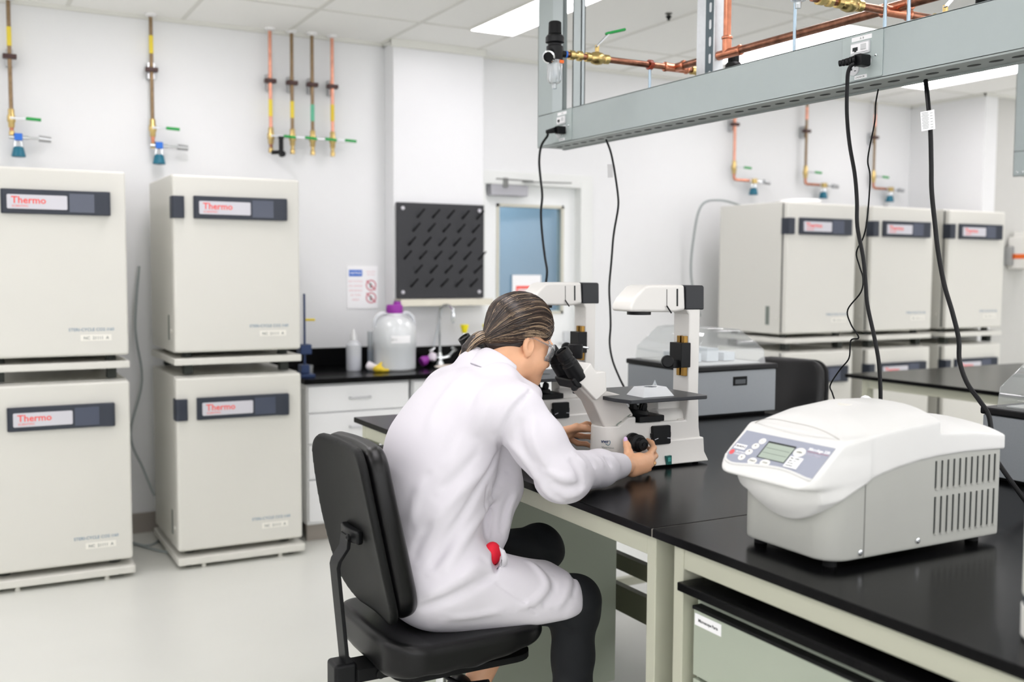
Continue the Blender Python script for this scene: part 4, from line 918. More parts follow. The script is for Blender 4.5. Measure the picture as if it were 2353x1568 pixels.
    # stage
    sp = [(1.655, 2.415), (1.672, 2.355), (1.94, 2.352), (1.948, 2.36), (1.948, 2.65), (1.66, 2.65), (1.655, 2.64)]
    g = MB(); g.prism(sp, 1.163, 1.174, axis='z'); st = g.build('stage', mat('stage_black', (46, 48, 52), 0.4, bump=0.1, bscale=500), t, bevel=0.002)
    MB().lathe([(0.03, 0), (0.0, 0.001)], (1.80, 2.50, 1.1745), cap=False).build('stage_opening', m_beamd, st)
    # objectives and slider
    tr = MB(); tr.lathe([(0.03, -0.02), (0.034, -0.004), (0.03, 0.006), (0, 0.008)], (1.80, 2.50, 1.118), (0.15, -0.1, 1)); tn = tr.build('nosepiece', m_black, t)
    for k in range(4):
        a = k*PI/2+0.4; MB().lathe([(0.009, 0), (0.009, 0.014), (0.006, 0.022), (0, 0.022)], (1.80+0.018*math.cos(a), 2.50+0.018*math.sin(a), 1.122), (0.3*math.cos(a), 0.3*math.sin(a), 1)).build('objective', m_black, tn)
    bx(1.772, 1.862, 2.452, 2.54, 1.090, 1.108).build('nosepiece_mount', m_black, t, bevel=0.002)
    # side filter cover
    q = MB(); pq = xz([(1495.5, 982), (1498, 979), (1534, 976.5), (1536, 978), (1536, 1017), (1533, 1019), (1499, 1022), (1496, 1019)]); q.prism(pq, 2.448, 2.461); q.prism(xz([(1493.5, 997), (1496, 995), (1496, 1007), (1494, 1006)]), 2.45, 2.461); q.prism(xz([(1536, 991), (1537.5, 992), (1537.5, 1002), (1536, 1004)]), 2.45, 2.461)
    fc = q.build('filter_cover', m_black, t, bevel=0.0015)
    e = MB(); e.prism(xz([(1499, 1009), (1507, 1005.5), (1507, 1007), (1499, 1010.5)]), 2.447, 2.4485); e.prism(xz([(1528, 1004.5), (1535, 1005), (1535, 1006.5), (1528, 1006)]), 2.447, 2.4485); e.build('cover_mark', m_badge, fc, smooth=0)
    # focus knobs, one each side
    kx, kz = 1.745, 1.036
    for sgn in (-1, 1):
        yb = 2.51+sgn*0.05; ax = (0, sgn, 0)
        kn = MB().lathe([(0.018, -0.004), (0.0255, 0.006), (0.027, 0.008), (0.027, 0.016), (0.0245, 0.018), (0.0245, 0.034), (0.0255, 0.036), (0.0255, 0.044), (0.021, 0.047), (0.0185, 0.048), (0.0185, 0.062), (0.0165, 0.066), (0.009, 0.067), (0.009, 0.0655), (0.005, 0.0655), (0.005, 0.068), (0, 0.068)], (kx, yb, kz), ax, n=36).build('focus_knob', m_black, t, smooth=25)
        rb = MB()
        for i in range(36):
            an = 2*PI*i/36; rb.obox((kx+0.0247*math.cos(an), yb+sgn*0.026, kz+0.0247*math.sin(an)), (math.cos(an), 0, math.sin(an)), (0, 1, 0), (-math.sin(an), 0, math.cos(an)), 0.0015, 0.015, 0.0018)
        rb.build('grip_ribs', m_blackm, kn, smooth=0)
    q = MB(); q.prism(xz([(1523.5, 1047), (1536, 1045), (1536, 1066), (1523.5, 1067)]), 2.443, 2.4535); swt = q.build('power_switch', mat('switch_green', (26, 92, 86), 0.3), t, bevel=0.001)
    q = MB(); q.prism(xz([(1526, 1050), (1533, 1049), (1533, 1059), (1526, 1060)]), 2.4405, 2.4435); q.build('rocker', mat('rocker_teal', (72, 158, 150), 0.25), swt, bevel=0.001)
    # observation tube
    ar = MB(); ar.prism(xz([(1318, 878), (1330, 856), (1345, 862), (1372, 905), (1398, 900), (1428, 908), (1457, 955), (1412, 998), (1394, 996), (1363, 926)], 2.475), 2.475, 2.545); ar.build('observation_tube', m_scopes, t, bevel=0.006, seg=3)
    pr = MB(); pr.prism(xz([(1326, 873), (1358, 834), (1371, 856), (1393, 854), (1395, 900), (1371, 921)], 2.458), 2.458, 2.562); pr.build('prism_housing', m_scope, t, bevel=0.004, seg=3)
    q = MB(); q.prism([(1.700, 1.082), (1.742, 1.1085), (1.752, 1.1145), (1.705, 1.088)], 2.468, 2.478); q.build('tube_slot_plate', mat('slot_plate', (150, 160, 152), 0.4), t)
    ax = Vector(QY(1288, 803, 2.478))-Vector(QY(1327, 866, 2.478)); ax.normalize()
    for ye in (2.478, 2.542):
        o_ = Vector(QY(1327, 866, 2.478)); o_.y = ye
        ep = MB().lathe([(0.0, -0.008), (0.0235, -0.008), (0.0245, -0.002), (0.0245, 0.046), (0.0225, 0.049), (0.0225, 0.057), (0.0205, 0.059), (0.0205, 0.068), (0.0230, 0.070), (0.0218, 0.094), (0.0155, 0.095), (0.014, 0.090), (0.0, 0.090)], o_, ax, n=30, cap=False).build('eyepiece', m_black, t, smooth=30)
    for s_ in (0,):
        ho = MB(); c0 = Vector(QY(1322, 872, 2.478)); c0.y = 2.51; ho.obox(c0-ax*0.004, (0, 1, 0), ax, Vector((0, 1, 0)).cross(ax), 0.10, 0.036, 0.040); ho.build('eyepiece_bridge', m_black, t, bevel=0.006, seg=3)
    lv = MB(); lv.cyl(QY(1322, 893, 2.468), QY(1318, 893, 2.455), 0.0075); lv.cyl(QY(1320, 893, 2.456), QY(1336, 889, 2.452), 0.003, 0.0015); lv.build('side_lever', m_black, t)
    return t
sc1 = make_microscope('white inverted microscope the seated person looks into, nearer one')
sc2 = copy_tree(sc1); sc2.location = (1.832, 3.107, 0.95); sc2['label'] = 'white inverted microscope farther along the bench, half hidden by the person'
# extra condenser cup on the farther one
q = MB(); cx2, cy2 = 1.905, 3.035
q.lathe([(0.026, 0.0), (0.0265, 0.002), (0.0265, 0.047), (0.024, 0.049), (0, 0.049)], (cx2, cy2-0.01, 1.232), n=30); cc = q.build('condenser_cup', m_black, None); cc.parent = sc2; cc.location = cc.location-sc2.location
q = MB().cyl((cx2+0.018, cy2-0.035, 1.272), (cx2+0.03, cy2-0.05, 1.27), 0.004).build('clamp_screw', m_chrome); q.parent = cc; q.location = q.location-cc.location-sc2.location
# plate holder lying on the near stage
t = thing('plate_holder', 'clear plastic dish holder lying on the black stage of the nearer microscope', 'dish holder', (1.79, 2.43, 1.174))
h = MB(); vs = []
for z, e in ((1.1745, 0.0), (1.200, 0.016)):
    vs += [(1.735+e, 2.385+e, z), (1.845-e, 2.385+e, z), (1.845-e, 2.47-e, z), (1.735+e, 2.47-e, z)]
h.add(vs, [(i, (i+1) % 4, (i+1) % 4+4, i+4) for i in range(4)])
n0 = len(h.v); pts = [(1.79+0.02*math.cos(2*PI*i/20), 2.4275+0.02*math.sin(2*PI*i/20), 1.200) for i in range(20)]
outer = []
for i in range(20):
    a = 2*PI*i/20; c, s = math.cos(a), math.sin(a); m_ = max(abs(c)/0.039, abs(s)/0.0265); outer.append((1.79+c/m_, 2.4275+s/m_, 1.200))
h.add(pts+outer, [(i, (i+1) % 20, 20+(i+1) % 20, 20+i) for i in range(20)])
o = h.build('holder_body', m_milk2, t, smooth=0); md = o.modifiers.new('s', 'SOLIDIFY'); md.thickness = 0.0018
o = MB().lathe([(0.012, 0), (0.0, 0.028)], (1.905, 2.56, 1.174), n=16).build('paper_cone', m_frost); tag(o, 'tiny translucent cone standing on the black stage by the column', 'pipette tip')

# ---------------- centrifuge ----------------
X0, X1, Y0, Y1 = 1.492, 2.005, 1.43, 1.70
t = thing('centrifuge', 'white bench centrifuge with grey vented body on the near bench', 'centrifuge', (1.75, 1.565, 0.95))
def plan(P, x0, x1, y0, y1, r, rb):
    cx, cy = (x0+x1)/2, (y0+y1)/2
    q0 = np.abs(P[:, 0]-cx)-(x1-x0)/2; q1 = np.abs(P[:, 1]-cy)-(y1-y0)/2
    rr = np.where(P[:, 0] < cx, r, rb); q0 = q0+rr; q1 = q1+rr
    return np.sqrt(np.maximum(q0, 0)**2+np.maximum(q1, 0)**2)+np.minimum(np.maximum(q0, q1), 0)-rr
SPX = [1.40, 1.45, 1.49, 1.52, 1.55, 1.585, 1.63, 1.675, 1.74, 1.81, 1.88, 1.95, 2.03]
SPZ = [1.062, 1.070, 1.082, 1.095, 1.109, 1.122, 1.134, 1.143, 1.152, 1.157, 1.158, 1.157, 1.154]
def zside(x): return np.interp(x, SPX, SPZ)
def ztop(P):
    x = P[:, 0]; yn = (P[:, 1]-1.565)/0.135
    zc = np.interp(x, [1.44, 1.50, 1.532, 1.60, 1.70, 1.80, 1.90, 2.02], [1.205, 1.222, 1.234, 1.252, 1.262, 1.258, 1.240, 1.200])
    edge = np.interp(x, [1.44, 1.50, 1.532, 1.60, 1.70, 1.80, 1.90, 2.02], [1.192, 1.196, 1.200, 1.214, 1.226, 1.232, 1.216, 1.190])
    return edge+(zc-edge)*(1-np.abs(np.clip(yn, -1, 1))**2.6)+0.004*np.clip(yn, 0, 1)
class Fn:
    def __init__(s, f): s.f = f
    def __call__(s, P, cull=None): return s.f(P)
def f_body(P):
    d = plan(P, X0+0.002, X1-0.003, Y0, Y1, 0.05, 0.006)
    yn = (P[:, 1]-1.565)/0.12
    zt = np.where(P[:, 0] < 1.62, np.maximum(zside(P[:, 0]), 1.128), zside(P[:, 0]))
    d = smax(d, P[:, 2]-zt-0.002, 0.004); d = smax(d, 0.966-P[:, 2], 0.004)
    # vent slots
    return d
def f_shell(P):
    x, y, z = P.T
    d = plan(P, X0-0.006, X1+0.006, Y0-0.005, Y1+0.005, 0.055, 0.008)
    zb = np.minimum(zside(x), 1.040+0.088*(((y-1.545)/0.152)**2+0.45*np.clip((x-1.49)/0.095, 0, 9)**2))
    zb = np.where(x > 1.60, zside(x), zb)
    d = smax(d, z-ztop(P), 0.006); d = smax(d, (zb-z)*0.8, 0.004)
    # rear part is lower: step behind the lid
    rear = z-(np.interp(x, [1.79, 1.90, 2.02], [1.205, 1.200, 1.186])+0.024*(1-np.clip((y-1.565)/0.135, -1, 1)**2))
    d = np.where(x > 1.797, smax(d, rear, 0.004), d)
    bul = np.sqrt(((x-1.54)/0.098)**2+((y-1.557)/0.178)**2+((z-1.13)/0.11)**2)
    db = smax((bul-1)*0.085, z-1.165, 0.02); db = smax(db, np.abs(y-1.565)-0.1375, 0.02); db = smax(db, x-1.585, 0.004); db = smax(db, (zb-z)*0.8, 0.004)
    d = smin(d, db, 0.014)
    # sloping panel plane from (1.515, 1.197) down to (1.437, 1.127)
    nrm = np.array([-0.668, 0.0, 0.744]); dp = (x-1.5145)*nrm[0]+(z-1.197)*nrm[2]
    pan = plan(P, 1.425, 1.60, Y0-0.004, Y1+0.006, 0.05, 0.01)
    blk = smax(pan, z-1.21, 0.005); blk = smax(blk, 1.112+0.10*(x-1.43)+0.012*np.cos((y-1.565)/0.135*2.2)*0-z, 0.012)
    d = smin(d, blk, 0.010)
    d = smax(d, dp, 0.005)
    return d
sdf_obj('body', Fn(f_body), (X0-0.02, Y0-0.02, 0.955), (X1+0.02, Y1+0.02, 1.175), 0.003, m_centg, t, slack=2.2)
sdf_obj('shell', Fn(f_shell), (1.405, Y0-0.025, 1.02), (X1+0.03, Y1+0.03, 1.28), 0.003, m_cent, t, slack=2.2)
for x in (1.53, 1.96):
    for y in (1.465, 1.665): MB().cyl((x, y, 0.95), (x, y, 0.968), 0.014, 0.013).build('rubber_foot', m_blackm, t)
yv = Y0-0.0004
for row, (za, zb) in enumerate(((1.088, 1.146), (0.992, 1.070))):
    for i in range(11):
        x = 1.792+i*0.0188
        v = MB(); v.prism([(x-0.0012, za), (x+0.0012, za), (x+0.0012, zb), (x-0.0012, zb)], yv-0.0012, yv+0.002); sl = v.build('vent_slot', m_beamd, t, smooth=0)
        v = MB(); v.tube([(x+0.004, yv-0.0002, za-0.002), (x+0.004, yv-0.0012, za+0.004), (x+0.004, yv-0.0005, zb)], [0.0045, 0.003, 0.0018], n=8); v.build('vent_louvre', m_centg, sl)
for x, z in ((1.576, 0.979), (1.743, 0.983)):
    MB().lathe([(0.0065, 0), (0.006, 0.002), (0.003, 0.003), (0, 0.0025)], (x, yv, z), (0, -1, 0), n=16).build('screw', m_chrome, t)
v = MB(); v.box(1.5855, 1.5868, yv-0.0009, yv+0.001, 0.967, 1.12); v.build('side_seam', mat('seam_grey', (120, 120, 116), 0.6), t, smooth=0)
# seam of the lid: thin line across and along
m_seam = mat('seam_pale', (186, 184, 178), 0.6)
s = MB(); pts = []
for i in range(25):
    y = Y0-0.002+(Y1-Y0+0.004)*i/24; x = 1.532-0.016*(1-((y-1.565)/0.137)**2); z = float(ztop(np.array([[x, y, 0.0]]))[0]); pts.append((x, y, z-0.0002))
s.tube(pts, 0.0010, n=6); s.tube([(1.532, Y0-0.0052, 1.197), (1.560, Y0-0.0055, 1.160), (1.586, Y0-0.0055, 1.124)], 0.0009, n=6)
s.build('lid_seam', m_seam, t)
MB().lathe([(0.017, -0.004), (0.0165, 0.0012), (0, 0.0015)], (1.665, 1.56, 1.2575), (0.07, 0.0, 1)).build('lid_disc', mat('lid_disc_white', (226, 224, 216), 0.4), t)
# control panel: all flat pieces lie in the sloping plane
pu = Vector((0, -1, 0)); pv = Vector((0.744, 0, 0.668)).normalized(); pn = pu.cross(pv); po = Vector((1.5145, 1.565, 1.197))
def pp(u, v, h=0.0): return po+pu*u+pv*v+pn*h   # u to the right along the panel, v up the slope (v=0 at the top)
def flat(pts, h, th=0.0008):
    m_ = MB(); k = len(pts); m_.add([pp(u, v, h+th) for u, v in pts]+[pp(u, v, h-0.0015) for u, v in pts], [(i, (i+1) % k, k+(i+1) % k, k+i) for i in range(k)]+[tuple(range(k)), tuple(range(2*k-1, k-1, -1))]); return m_
out = [(-0.128, -0.006)]+[(u, -0.006-0.000*u) for u in (-0.06, 0.0, 0.06, 0.127)]+[(0.127, -0.088), (0.110, -0.087), (0.085, -0.083), (0.05, -0.079), (0.01, -0.080), (-0.04, -0.086), (-0.075, -0.092), (-0.10, -0.094), (-0.122, -0.088), (-0.131, -0.075)]
fp = flat(out, 0.0004).build('control_panel', m_panel, t, smooth=0)
lc = flat([(-0.045, -0.022), (0.035, -0.022), (0.035, -0.068), (-0.045, -0.068)], 0.0012).build('display', m_beamd, fp, smooth=0)
flat([(-0.041, -0.027), (0.034, -0.027), (0.034, -0.067), (-0.041, -0.067)], 0.0020).build('display_glass', m_lcd, lc, smooth=0)
q = flat([(-0.038, -0.040), (0.030, -0.040), (0.030, -0.0405), (-0.038, -0.0405)], 0.0026); q2 = flat([(-0.038, -0.053), (0.030, -0.053), (0.030, -0.0535), (-0.038, -0.0535)], 0.0026)
q.add(q2.v, q2.f); q.build('display_lines', m_greyprint, lc, smooth=0)
def disc(u, v, ru, rv): return flat([(u+ru*math.cos(2*PI*i/20), v+rv*math.sin(2*PI*i/20)) for i in range(20)], 0.001)
for u, v, ru, rv, g in ((-0.062, -0.026, 0.0095, 0.008, '--'), (-0.070, -0.042, 0.0095, 0.008, '='), (-0.075, -0.060, 0.0095, 0.008, '^'), (-0.083, -0.077, 0.0095, 0.008, 'v'), (-0.048, -0.080, 0.0125, 0.0085, 'START'), (-0.012, -0.0775, 0.0135, 0.009, 'STOP'), (0.052, -0.034, 0.015, 0.012, 'OPEN')):
    bt = disc(u, v, ru, rv).build('panel_button', mat('button_cream', (236, 234, 228), 0.4), fp, smooth=0)
    lettering('button_lettering', g, 0.006 if len(g) > 2 else 0.009, m_ink if len(g) == 1 else m_greyprint, bt, pp(u, v-0.002, 0.0022), pu, pv, align='CENTER')
sk = flat([(0.040, -0.048), (0.075, -0.048), (0.075, -0.076), (0.040, -0.076)], 0.003).build('white_sticker', m_paper, fp, smooth=0)
for i, tx in enumerate(('Max 15000', 'rpm  4 C', 'Do not', 'overload')): lettering('sticker_lettering', tx, 0.0055, m_greyprint, sk, pp(0.044, -0.0545-i*0.0062, 0.0042), pu, pv)
sk = flat([(-0.125, -0.045), (-0.092, -0.045), (-0.092, -0.058), (-0.125, -0.058)], 0.0012).build('white_sticker', m_paper, fp, smooth=0)
lettering('sticker_lettering', 'CB-MCF-2', 0.0072, m_ink, sk, pp(-0.124, -0.054, 0.0024), pu, pv)
disc(-0.121, -0.069, 0.0062, 0.0068).build('red_logo_dot', mat('logo_red', (240, 86, 90), 0.5), fp, smooth=0)
lettering('logo_lettering', 'BECKMAN', 0.0062, m_paper, fp, pp(-0.112, -0.067, 0.0014), pu, pv); lettering('logo_lettering', 'COULTER', 0.0062, m_paper, fp, pp(-0.112, -0.0735, 0.0014), pu, pv)
lettering('name_lettering', 'Microfuge 22R', 0.0095, m_paper, fp, pp(0.068, -0.0235, 0.0014), pu, pv, bold=0.0002)
lettering('name_lettering', 'Centrifuge', 0.0095, mat('pale_lilac_print', (190, 184, 200), 0.6), fp, pp(0.068, -0.036, 0.0014), pu, pv)
flat([(0.068, -0.0262), (0.125, -0.0262), (0.125, -0.0272), (0.068, -0.0272)], 0.001).build('red_rule', mat('dull_red', (170, 110, 128), 0.6), fp, smooth=0)
rim = MB(); rim.tube([pp(u, v-0.003, 0.000) for u, v in reversed(out[5:])], 0.0035, smooth=3, n=10); rim.build('panel_lip', m_cent, t)

# ---------------- water baths with clear covers ----------------
def bath(x0, x1, y0, y1, label):
    t = thing('water_bath', label, 'water bath', ((x0+x1)/2, (y0+y1)/2, 0.95), 'grey bench units with clear lids')
    bx(x0, x1, y0, y1, 0.962, 1.136).build('cabinet_body', m_grey, t, bevel=0.004)
    bx(x0+0.03, x1-0.03, y0+0.03, y1-0.03, 0.95, 0.963).build('plinth', m_blackm, t)
    rim_ = MB(); rim_.box(x0-0.006, x1+0.006, y0-0.006, y1+0.006, 1.137, 1.158); rim_.build('top_rim', m_black, t, bevel=0.005, seg=3)
    hx = x0+0.46*(x1-x0)
    h = bx(hx-0.002, hx+0.072, y0-0.0025, y0+0.001, 1.075, 1.112).build('recess_handle', m_blackm, t, bevel=0.002)
    bx(hx+0.008, hx+0.062, y0-0.0035, y0-0.002, 1.082, 1.100).build('handle_pocket', mat('pocket_grey', (74, 78, 82), 0.5), h)
    ix0, ix1, iy0, iy1 = x0+0.02, x1-0.03, y0+0.025, y1-0.025
    vs = []; zz = ((1.1585, 0.0), (1.215, 0.006), (1.30, 0.085), (1.305, 0.12))
    for z, e in zz:
        ey = e*0.45; vs += [(ix0+e, iy0+ey, z), (ix1-e*1.3, iy0+ey, z), (ix1-e*1.3, iy1-ey, z), (ix0+e, iy1-ey, z)]
    m_ = MB(); m_.add(vs, [(i+4*k, (i+1) % 4+4*k, (i+1) % 4+4*k+4, i+4*k+4) for k in range(3) for i in range(4)]+[(12, 13, 14, 15)])
    m_.build('clear_cover', m_clear, t, bevel=0.008, seg=3, smooth=60)
    bx(ix0+0.02, ix1-0.02, iy0+0.02, iy1-0.02, 1.1585, 1.162).build('cover_tray', mat('tray_grey', (190, 192, 190), 0.4), t)
    rk = MB()
    for k in range(3): rk.box(ix0+0.05+k*0.09, ix0+0.11+k*0.09, iy0+0.10, iy0+0.28, 1.165, 1.20+0.02*(k % 2))
    rk.build('inner_rack', m_frost, t, bevel=0.002)
    return t
bath(2.572, 2.995, 3.19, 3.655, 'grey unit with black rim and clear cover behind the nearer microscope')
bath(2.572, 2.995, 1.43, 1.90, 'grey unit with black rim and clear cover at the right edge behind the centrifuge')
# white cylinder in the right foreground
t = thing('dispenser_bottle', 'white cylinder with a dark ring near its foot at the right edge, out of focus', 'bottle', (1.535, 1.005, 0.95))
cx, cy = 1.532, 0.990
MB().lathe([(0, 0), (0.042, 0), (0.047, 0.006), (0.0475, 0.055), (0.045, 0.056)], (cx, cy, 0.95), n=40).build('foot_cup', m_wplast, t)
MB().lathe([(0.045, 0.056), (0.045, 0.072)], (cx, cy, 0.95), n=40).build('dark_ring', m_navy, t)
MB().lathe([(0.0455, 0.072), (0.0465, 0.075), (0.0465, 0.325), (0.044, 0.332), (0.036, 0.336), (0, 0.336)], (cx, cy, 0.95), n=40).build('cylinder_body', m_wplast, t)
MB().lathe([(0.034, 0.336), (0.041, 0.34), (0.042, 0.36), (0.036, 0.385), (0.022, 0.40), (0, 0.404)], (cx, cy, 0.95), n=40).build('dome_cap', m_wplast, t)
t = thing('small_bottle', 'small white bottle with a tilted cap and blue collar behind the centrifuge', 'bottle', (2.30, 2.09, 0.95))
MB().lathe([(0, 0), (0.026, 0), (0.028, 0.005), (0.028, 0.165), (0.014, 0.185), (0.013, 0.19)], (2.30, 2.09, 0.95)).build('bottle_body', m_wplast, t)
MB().lathe([(0.0155, 0), (0.0155, 0.012)], (2.297, 2.093, 1.137), (0.3, -0.1, 1)).build('blue_collar', m_blue, t)
MB().lathe([(0.017, 0), (0.019, 0.006), (0.017, 0.028), (0.010, 0.036), (0, 0.038)], (2.300, 2.092, 1.147), (0.45, -0.2, 1)).build('cap', m_white, t)
# orange banded container on a small wall shelf at the far right
t = thing('sharps_box', 'white container with an orange band at the right edge of the picture', 'container', (7.73, 5.36, 1.55))
bx(7.60, 7.64, 5.40, 5.47, 1.60, 1.75).build('wall_bracket', m_steel, t)
bx(7.62, 7.86, 5.25, 5.455, 1.57, 1.83).build('container_body', m_wplast, t, bevel=0.01); bx(7.617, 7.863, 5.247, 5.456, 1.65, 1.69).build('orange_band', m_orange, t, bevel=0.004); bx(7.65, 7.83, 5.28, 5.43, 1.83, 1.87).build('container_lid', m_wplast, t, bevel=0.008)
# ---------------- laboratory chairs ----------------
def make_chair(label):
    """local frame: root on the floor under the seat, sitter faces +x"""
    t = thing('lab_chair', label, 'chair', (0, 0, 0), 'black vinyl laboratory chairs')
    tilt = math.radians(12.0); wv = np.array([-math.sin(tilt), 0, math.cos(tilt)]); nv = np.array([math.cos(tilt), 0, math.sin(tilt)]); c0 = np.array([-0.208, 0.0, 0.893])
    def pad(P, n0, n1, hw, hh, r, rr):
        q = P-c0; w = q@wv; n = q@nv; y = q[:, 1]
        n = n+0.55*y*y-0.25*(w*w)*0.3          # hollowed around the sitter's back
        r = np.where(w > 0, 0.055, r); wd = hw-0.030*np.clip(w/0.23, -1, 1)**2*np.where(w > 0, 0.9, 0.9)
        a = np.abs(y)-wd+r; b = np.abs(w)-hh+r
        d2 = np.sqrt(np.maximum(a, 0)**2+np.maximum(b, 0)**2)+np.minimum(np.maximum(a, b), 0)-r
        dn = np.abs(n-(n0+n1)/2)-(n1-n0)/2
        a = d2+rr; b = dn+rr
        return np.sqrt(np.maximum(a, 0)**2+np.maximum(b, 0)**2)+np.minimum(np.maximum(a, b), 0)-rr
    lo, hi = (-0.36, -0.24, 0.62), (-0.04, 0.24, 1.16)
    sdf_obj('backrest_shell', Fn(lambda P: pad(P, -0.030, -0.008, 0.207, 0.232, 0.10, 0.009)), lo, hi, 0.005, m_shell, t, local=True, slack=2.4)
    def cush(P):
        q = P-c0; w = q@wv; y = q[:, 1]
        bulge = 0.022*np.exp(-((w+0.06)/0.16)**2)*np.clip(1-(y/0.2)**2, 0, 1)
        return pad(P, -0.007, 0.046, 0.203, 0.224, 0.10, 0.022)-bulge*0.6
    sdf_obj('backrest_cushion', Fn(cush), lo, hi, 0.005, m_vinyl, t, local=True, slack=2.4)
    def seat(P):
        x, y, z = P.T
        wd = 0.225-0.02*np.clip((x-0.1)/0.12, 0, 1)
        a = np.abs(x)-0.225+0.085; b = np.abs(y)-wd+0.085
        d2 = np.sqrt(np.maximum(a, 0)**2+np.maximum(b, 0)**2)+np.minimum(np.maximum(a, b), 0)-0.085
        zt = 0.637-0.022*np.exp(-((x+0.02)/0.14)**2-(y/0.15)**2)+0.012*np.clip((-x-0.12)/0.1, 0, 1)-0.25*np.clip(x-0.15, 0, 1)**2*4
        wr = 0.0015*np.sin(x*70+np.sin(y*40)*1.5)*np.clip((0.60-z)/0.03, 0, 1)
        dz = np.maximum(z-zt, 0.552+0.03*np.clip(x/0.2, 0, 1)+0.10*np.clip(np.abs(y)-0.13, 0, 1)+wr-z)
        return np.sqrt(np.maximum(d2+0.022, 0)**2+np.maximum(dz+0.022, 0)**2)+np.minimum(np.maximum(d2, dz)+0.022, 0)-0.022
    sdf_obj('seat', Fn(seat), (-0.26, -0.26, 0.52), (0.26, 0.26, 0.67), 0.005, m_vinyl, t, local=True, slack=2.4)
    u = MB(); u.prism(rrect(-0.19, 0.19, -0.18, 0.18, 0.06), 0.536, 0.552, axis='z'); u.build('seat_pan', m_blackm, t, local=True)
    # back bracket and steel bar
    bk = MB(); pts = []
    for i in range(9):
        y = -0.055+0.11*i/8; pts.append((-0.259+1.6*y*y-0.6*0.003, y, 0.877))
    bk.prism([(-0.255, -0.062), (-0.238, -0.060), (-0.240, 0.0), (-0.238, 0.060), (-0.255, 0.062), (-0.262, 0.03), (-0.264, 0.0), (-0.262, -0.03)], 0.860, 0.894, axis='z'); br = bk.build('back_bracket', m_black, t, bevel=0.006, seg=3, local=True)
    MB().lathe([(0.009, 0), (0.009, 0.004), (0.004, 0.006), (0, 0.003)], (-0.268, -0.035, 0.877), (-1, 0, 0.1), n=14).build('bracket_screw', m_chrome if False else m_black, br, local=True)
    ba = MB(); path = [(-0.262, 0.877), (-0.266, 0.845), (-0.288, 0.815), (-0.292, 0.80), (-0.268, 0.545)]
    n = len(path); vs = []
    for (x, z) in path: vs += [(x-0.005, -0.028, z), (x+0.005, -0.028, z), (x+0.005, 0.028, z), (x-0.005, 0.028, z)]
    ba.add(vs, [(i+4*k, (i+1) % 4+4*k, (i+1) % 4+4*k+4, i+4*k+4) for k in range(n-1) for i in range(4)]+[(3, 2, 1, 0), tuple(range(4*n-4, 4*n))])
    ba.build('back_bar', m_black, t, bevel=0.0015, local=True)
    mb = MB(); mb.box(-0.305, -0.245, -0.034, 0.034, 0.44, 0.555); mb.build('bar_housing', m_black, t, bevel=0.01, seg=3, local=True)
    mb = MB(); mb.box(-0.25, 0.10, -0.045, 0.045, 0.505, 0.54); mb.box(-0.12, 0.08, -0.07, 0.07, 0.49, 0.536); me_ = mb.build('tilt_mechanism', m_blackm, t, bevel=0.004, local=True)
    MB().cyl((-0.19, -0.052, 0.52), (-0.19, -0.044, 0.52), 0.012).build('mechanism_bolt', m_black, me_, local=True)
    MB().tube([(-0.05, -0.07, 0.515), (-0.02, -0.15, 0.50), (0.03, -0.215, 0.515)], [0.006, 0.006, 0.009], smooth=4).build('tilt_lever', m_black, t, local=True)
    MB().cyl((0.0, 0, 0.22), (0.0, 0, 0.50), 0.014).build('gas_piston', m_chrome, t, local=True)
    MB().cyl((0.0, 0, 0.09), (0.0, 0, 0.28), 0.026).build('gas_sleeve', m_black, t, local=True)
    for k in range(5):
        a = 2*PI*k/5+0.3; c, s = math.cos(a), math.sin(a)
        lg = MB().tube([(c*0.02, s*0.02, 0.115), (c*0.16, s*0.16, 0.10), (c*0.29, s*0.29, 0.072)], [0.026, 0.021, 0.016]).build('leg', m_black, t, local=True)
        cs = MB(); cs.cyl((c*0.29-s*0.011, s*0.29+c*0.011, 0.026), (c*0.29-s*0.026, s*0.29+c*0.026, 0.026), 0.026); cs.cyl((c*0.29+s*0.011, s*0.29-c*0.011, 0.026), (c*0.29+s*0.026, s*0.29-c*0.026, 0.026), 0.026); cs.cyl((c*0.29-s*0.012, s*0.29+c*0.012, 0.026), (c*0.29+s*0.012, s*0.29-c*0.012, 0.026), 0.008); cs.cyl((c*0.29, s*0.29, 0.03), (c*0.29, s*0.29, 0.068), 0.008)
        cs.build('caster', m_blackm, lg, local=True)
    rg = MB(); rp = [(0.22*math.cos(2*PI*i/36), 0.22*math.sin(2*PI*i/36), 0.25) for i in range(37)]; rg.tube(rp, 0.010)
    for k in range(3): a = 2*PI*k/3; rg.tube([(0.02*math.cos(a), 0.02*math.sin(a), 0.23), (0.22*math.cos(a), 0.22*math.sin(a), 0.25)], 0.007)
    rg.build('foot_ring', m_chrome, t, local=True)
    return t
ch = make_chair('black vinyl chair with upright backrest the person in white sits on')
CHX, CHY = 1.110, 2.415
ch.location = (CHX, CHY, 0)
c2 = copy_tree(ch); c2.location = (3.34, 3.66, 0); c2.rotation_euler = (0, 0, PI+0.25); c2['label'] = 'empty black chair behind the grey unit with the clear cover'

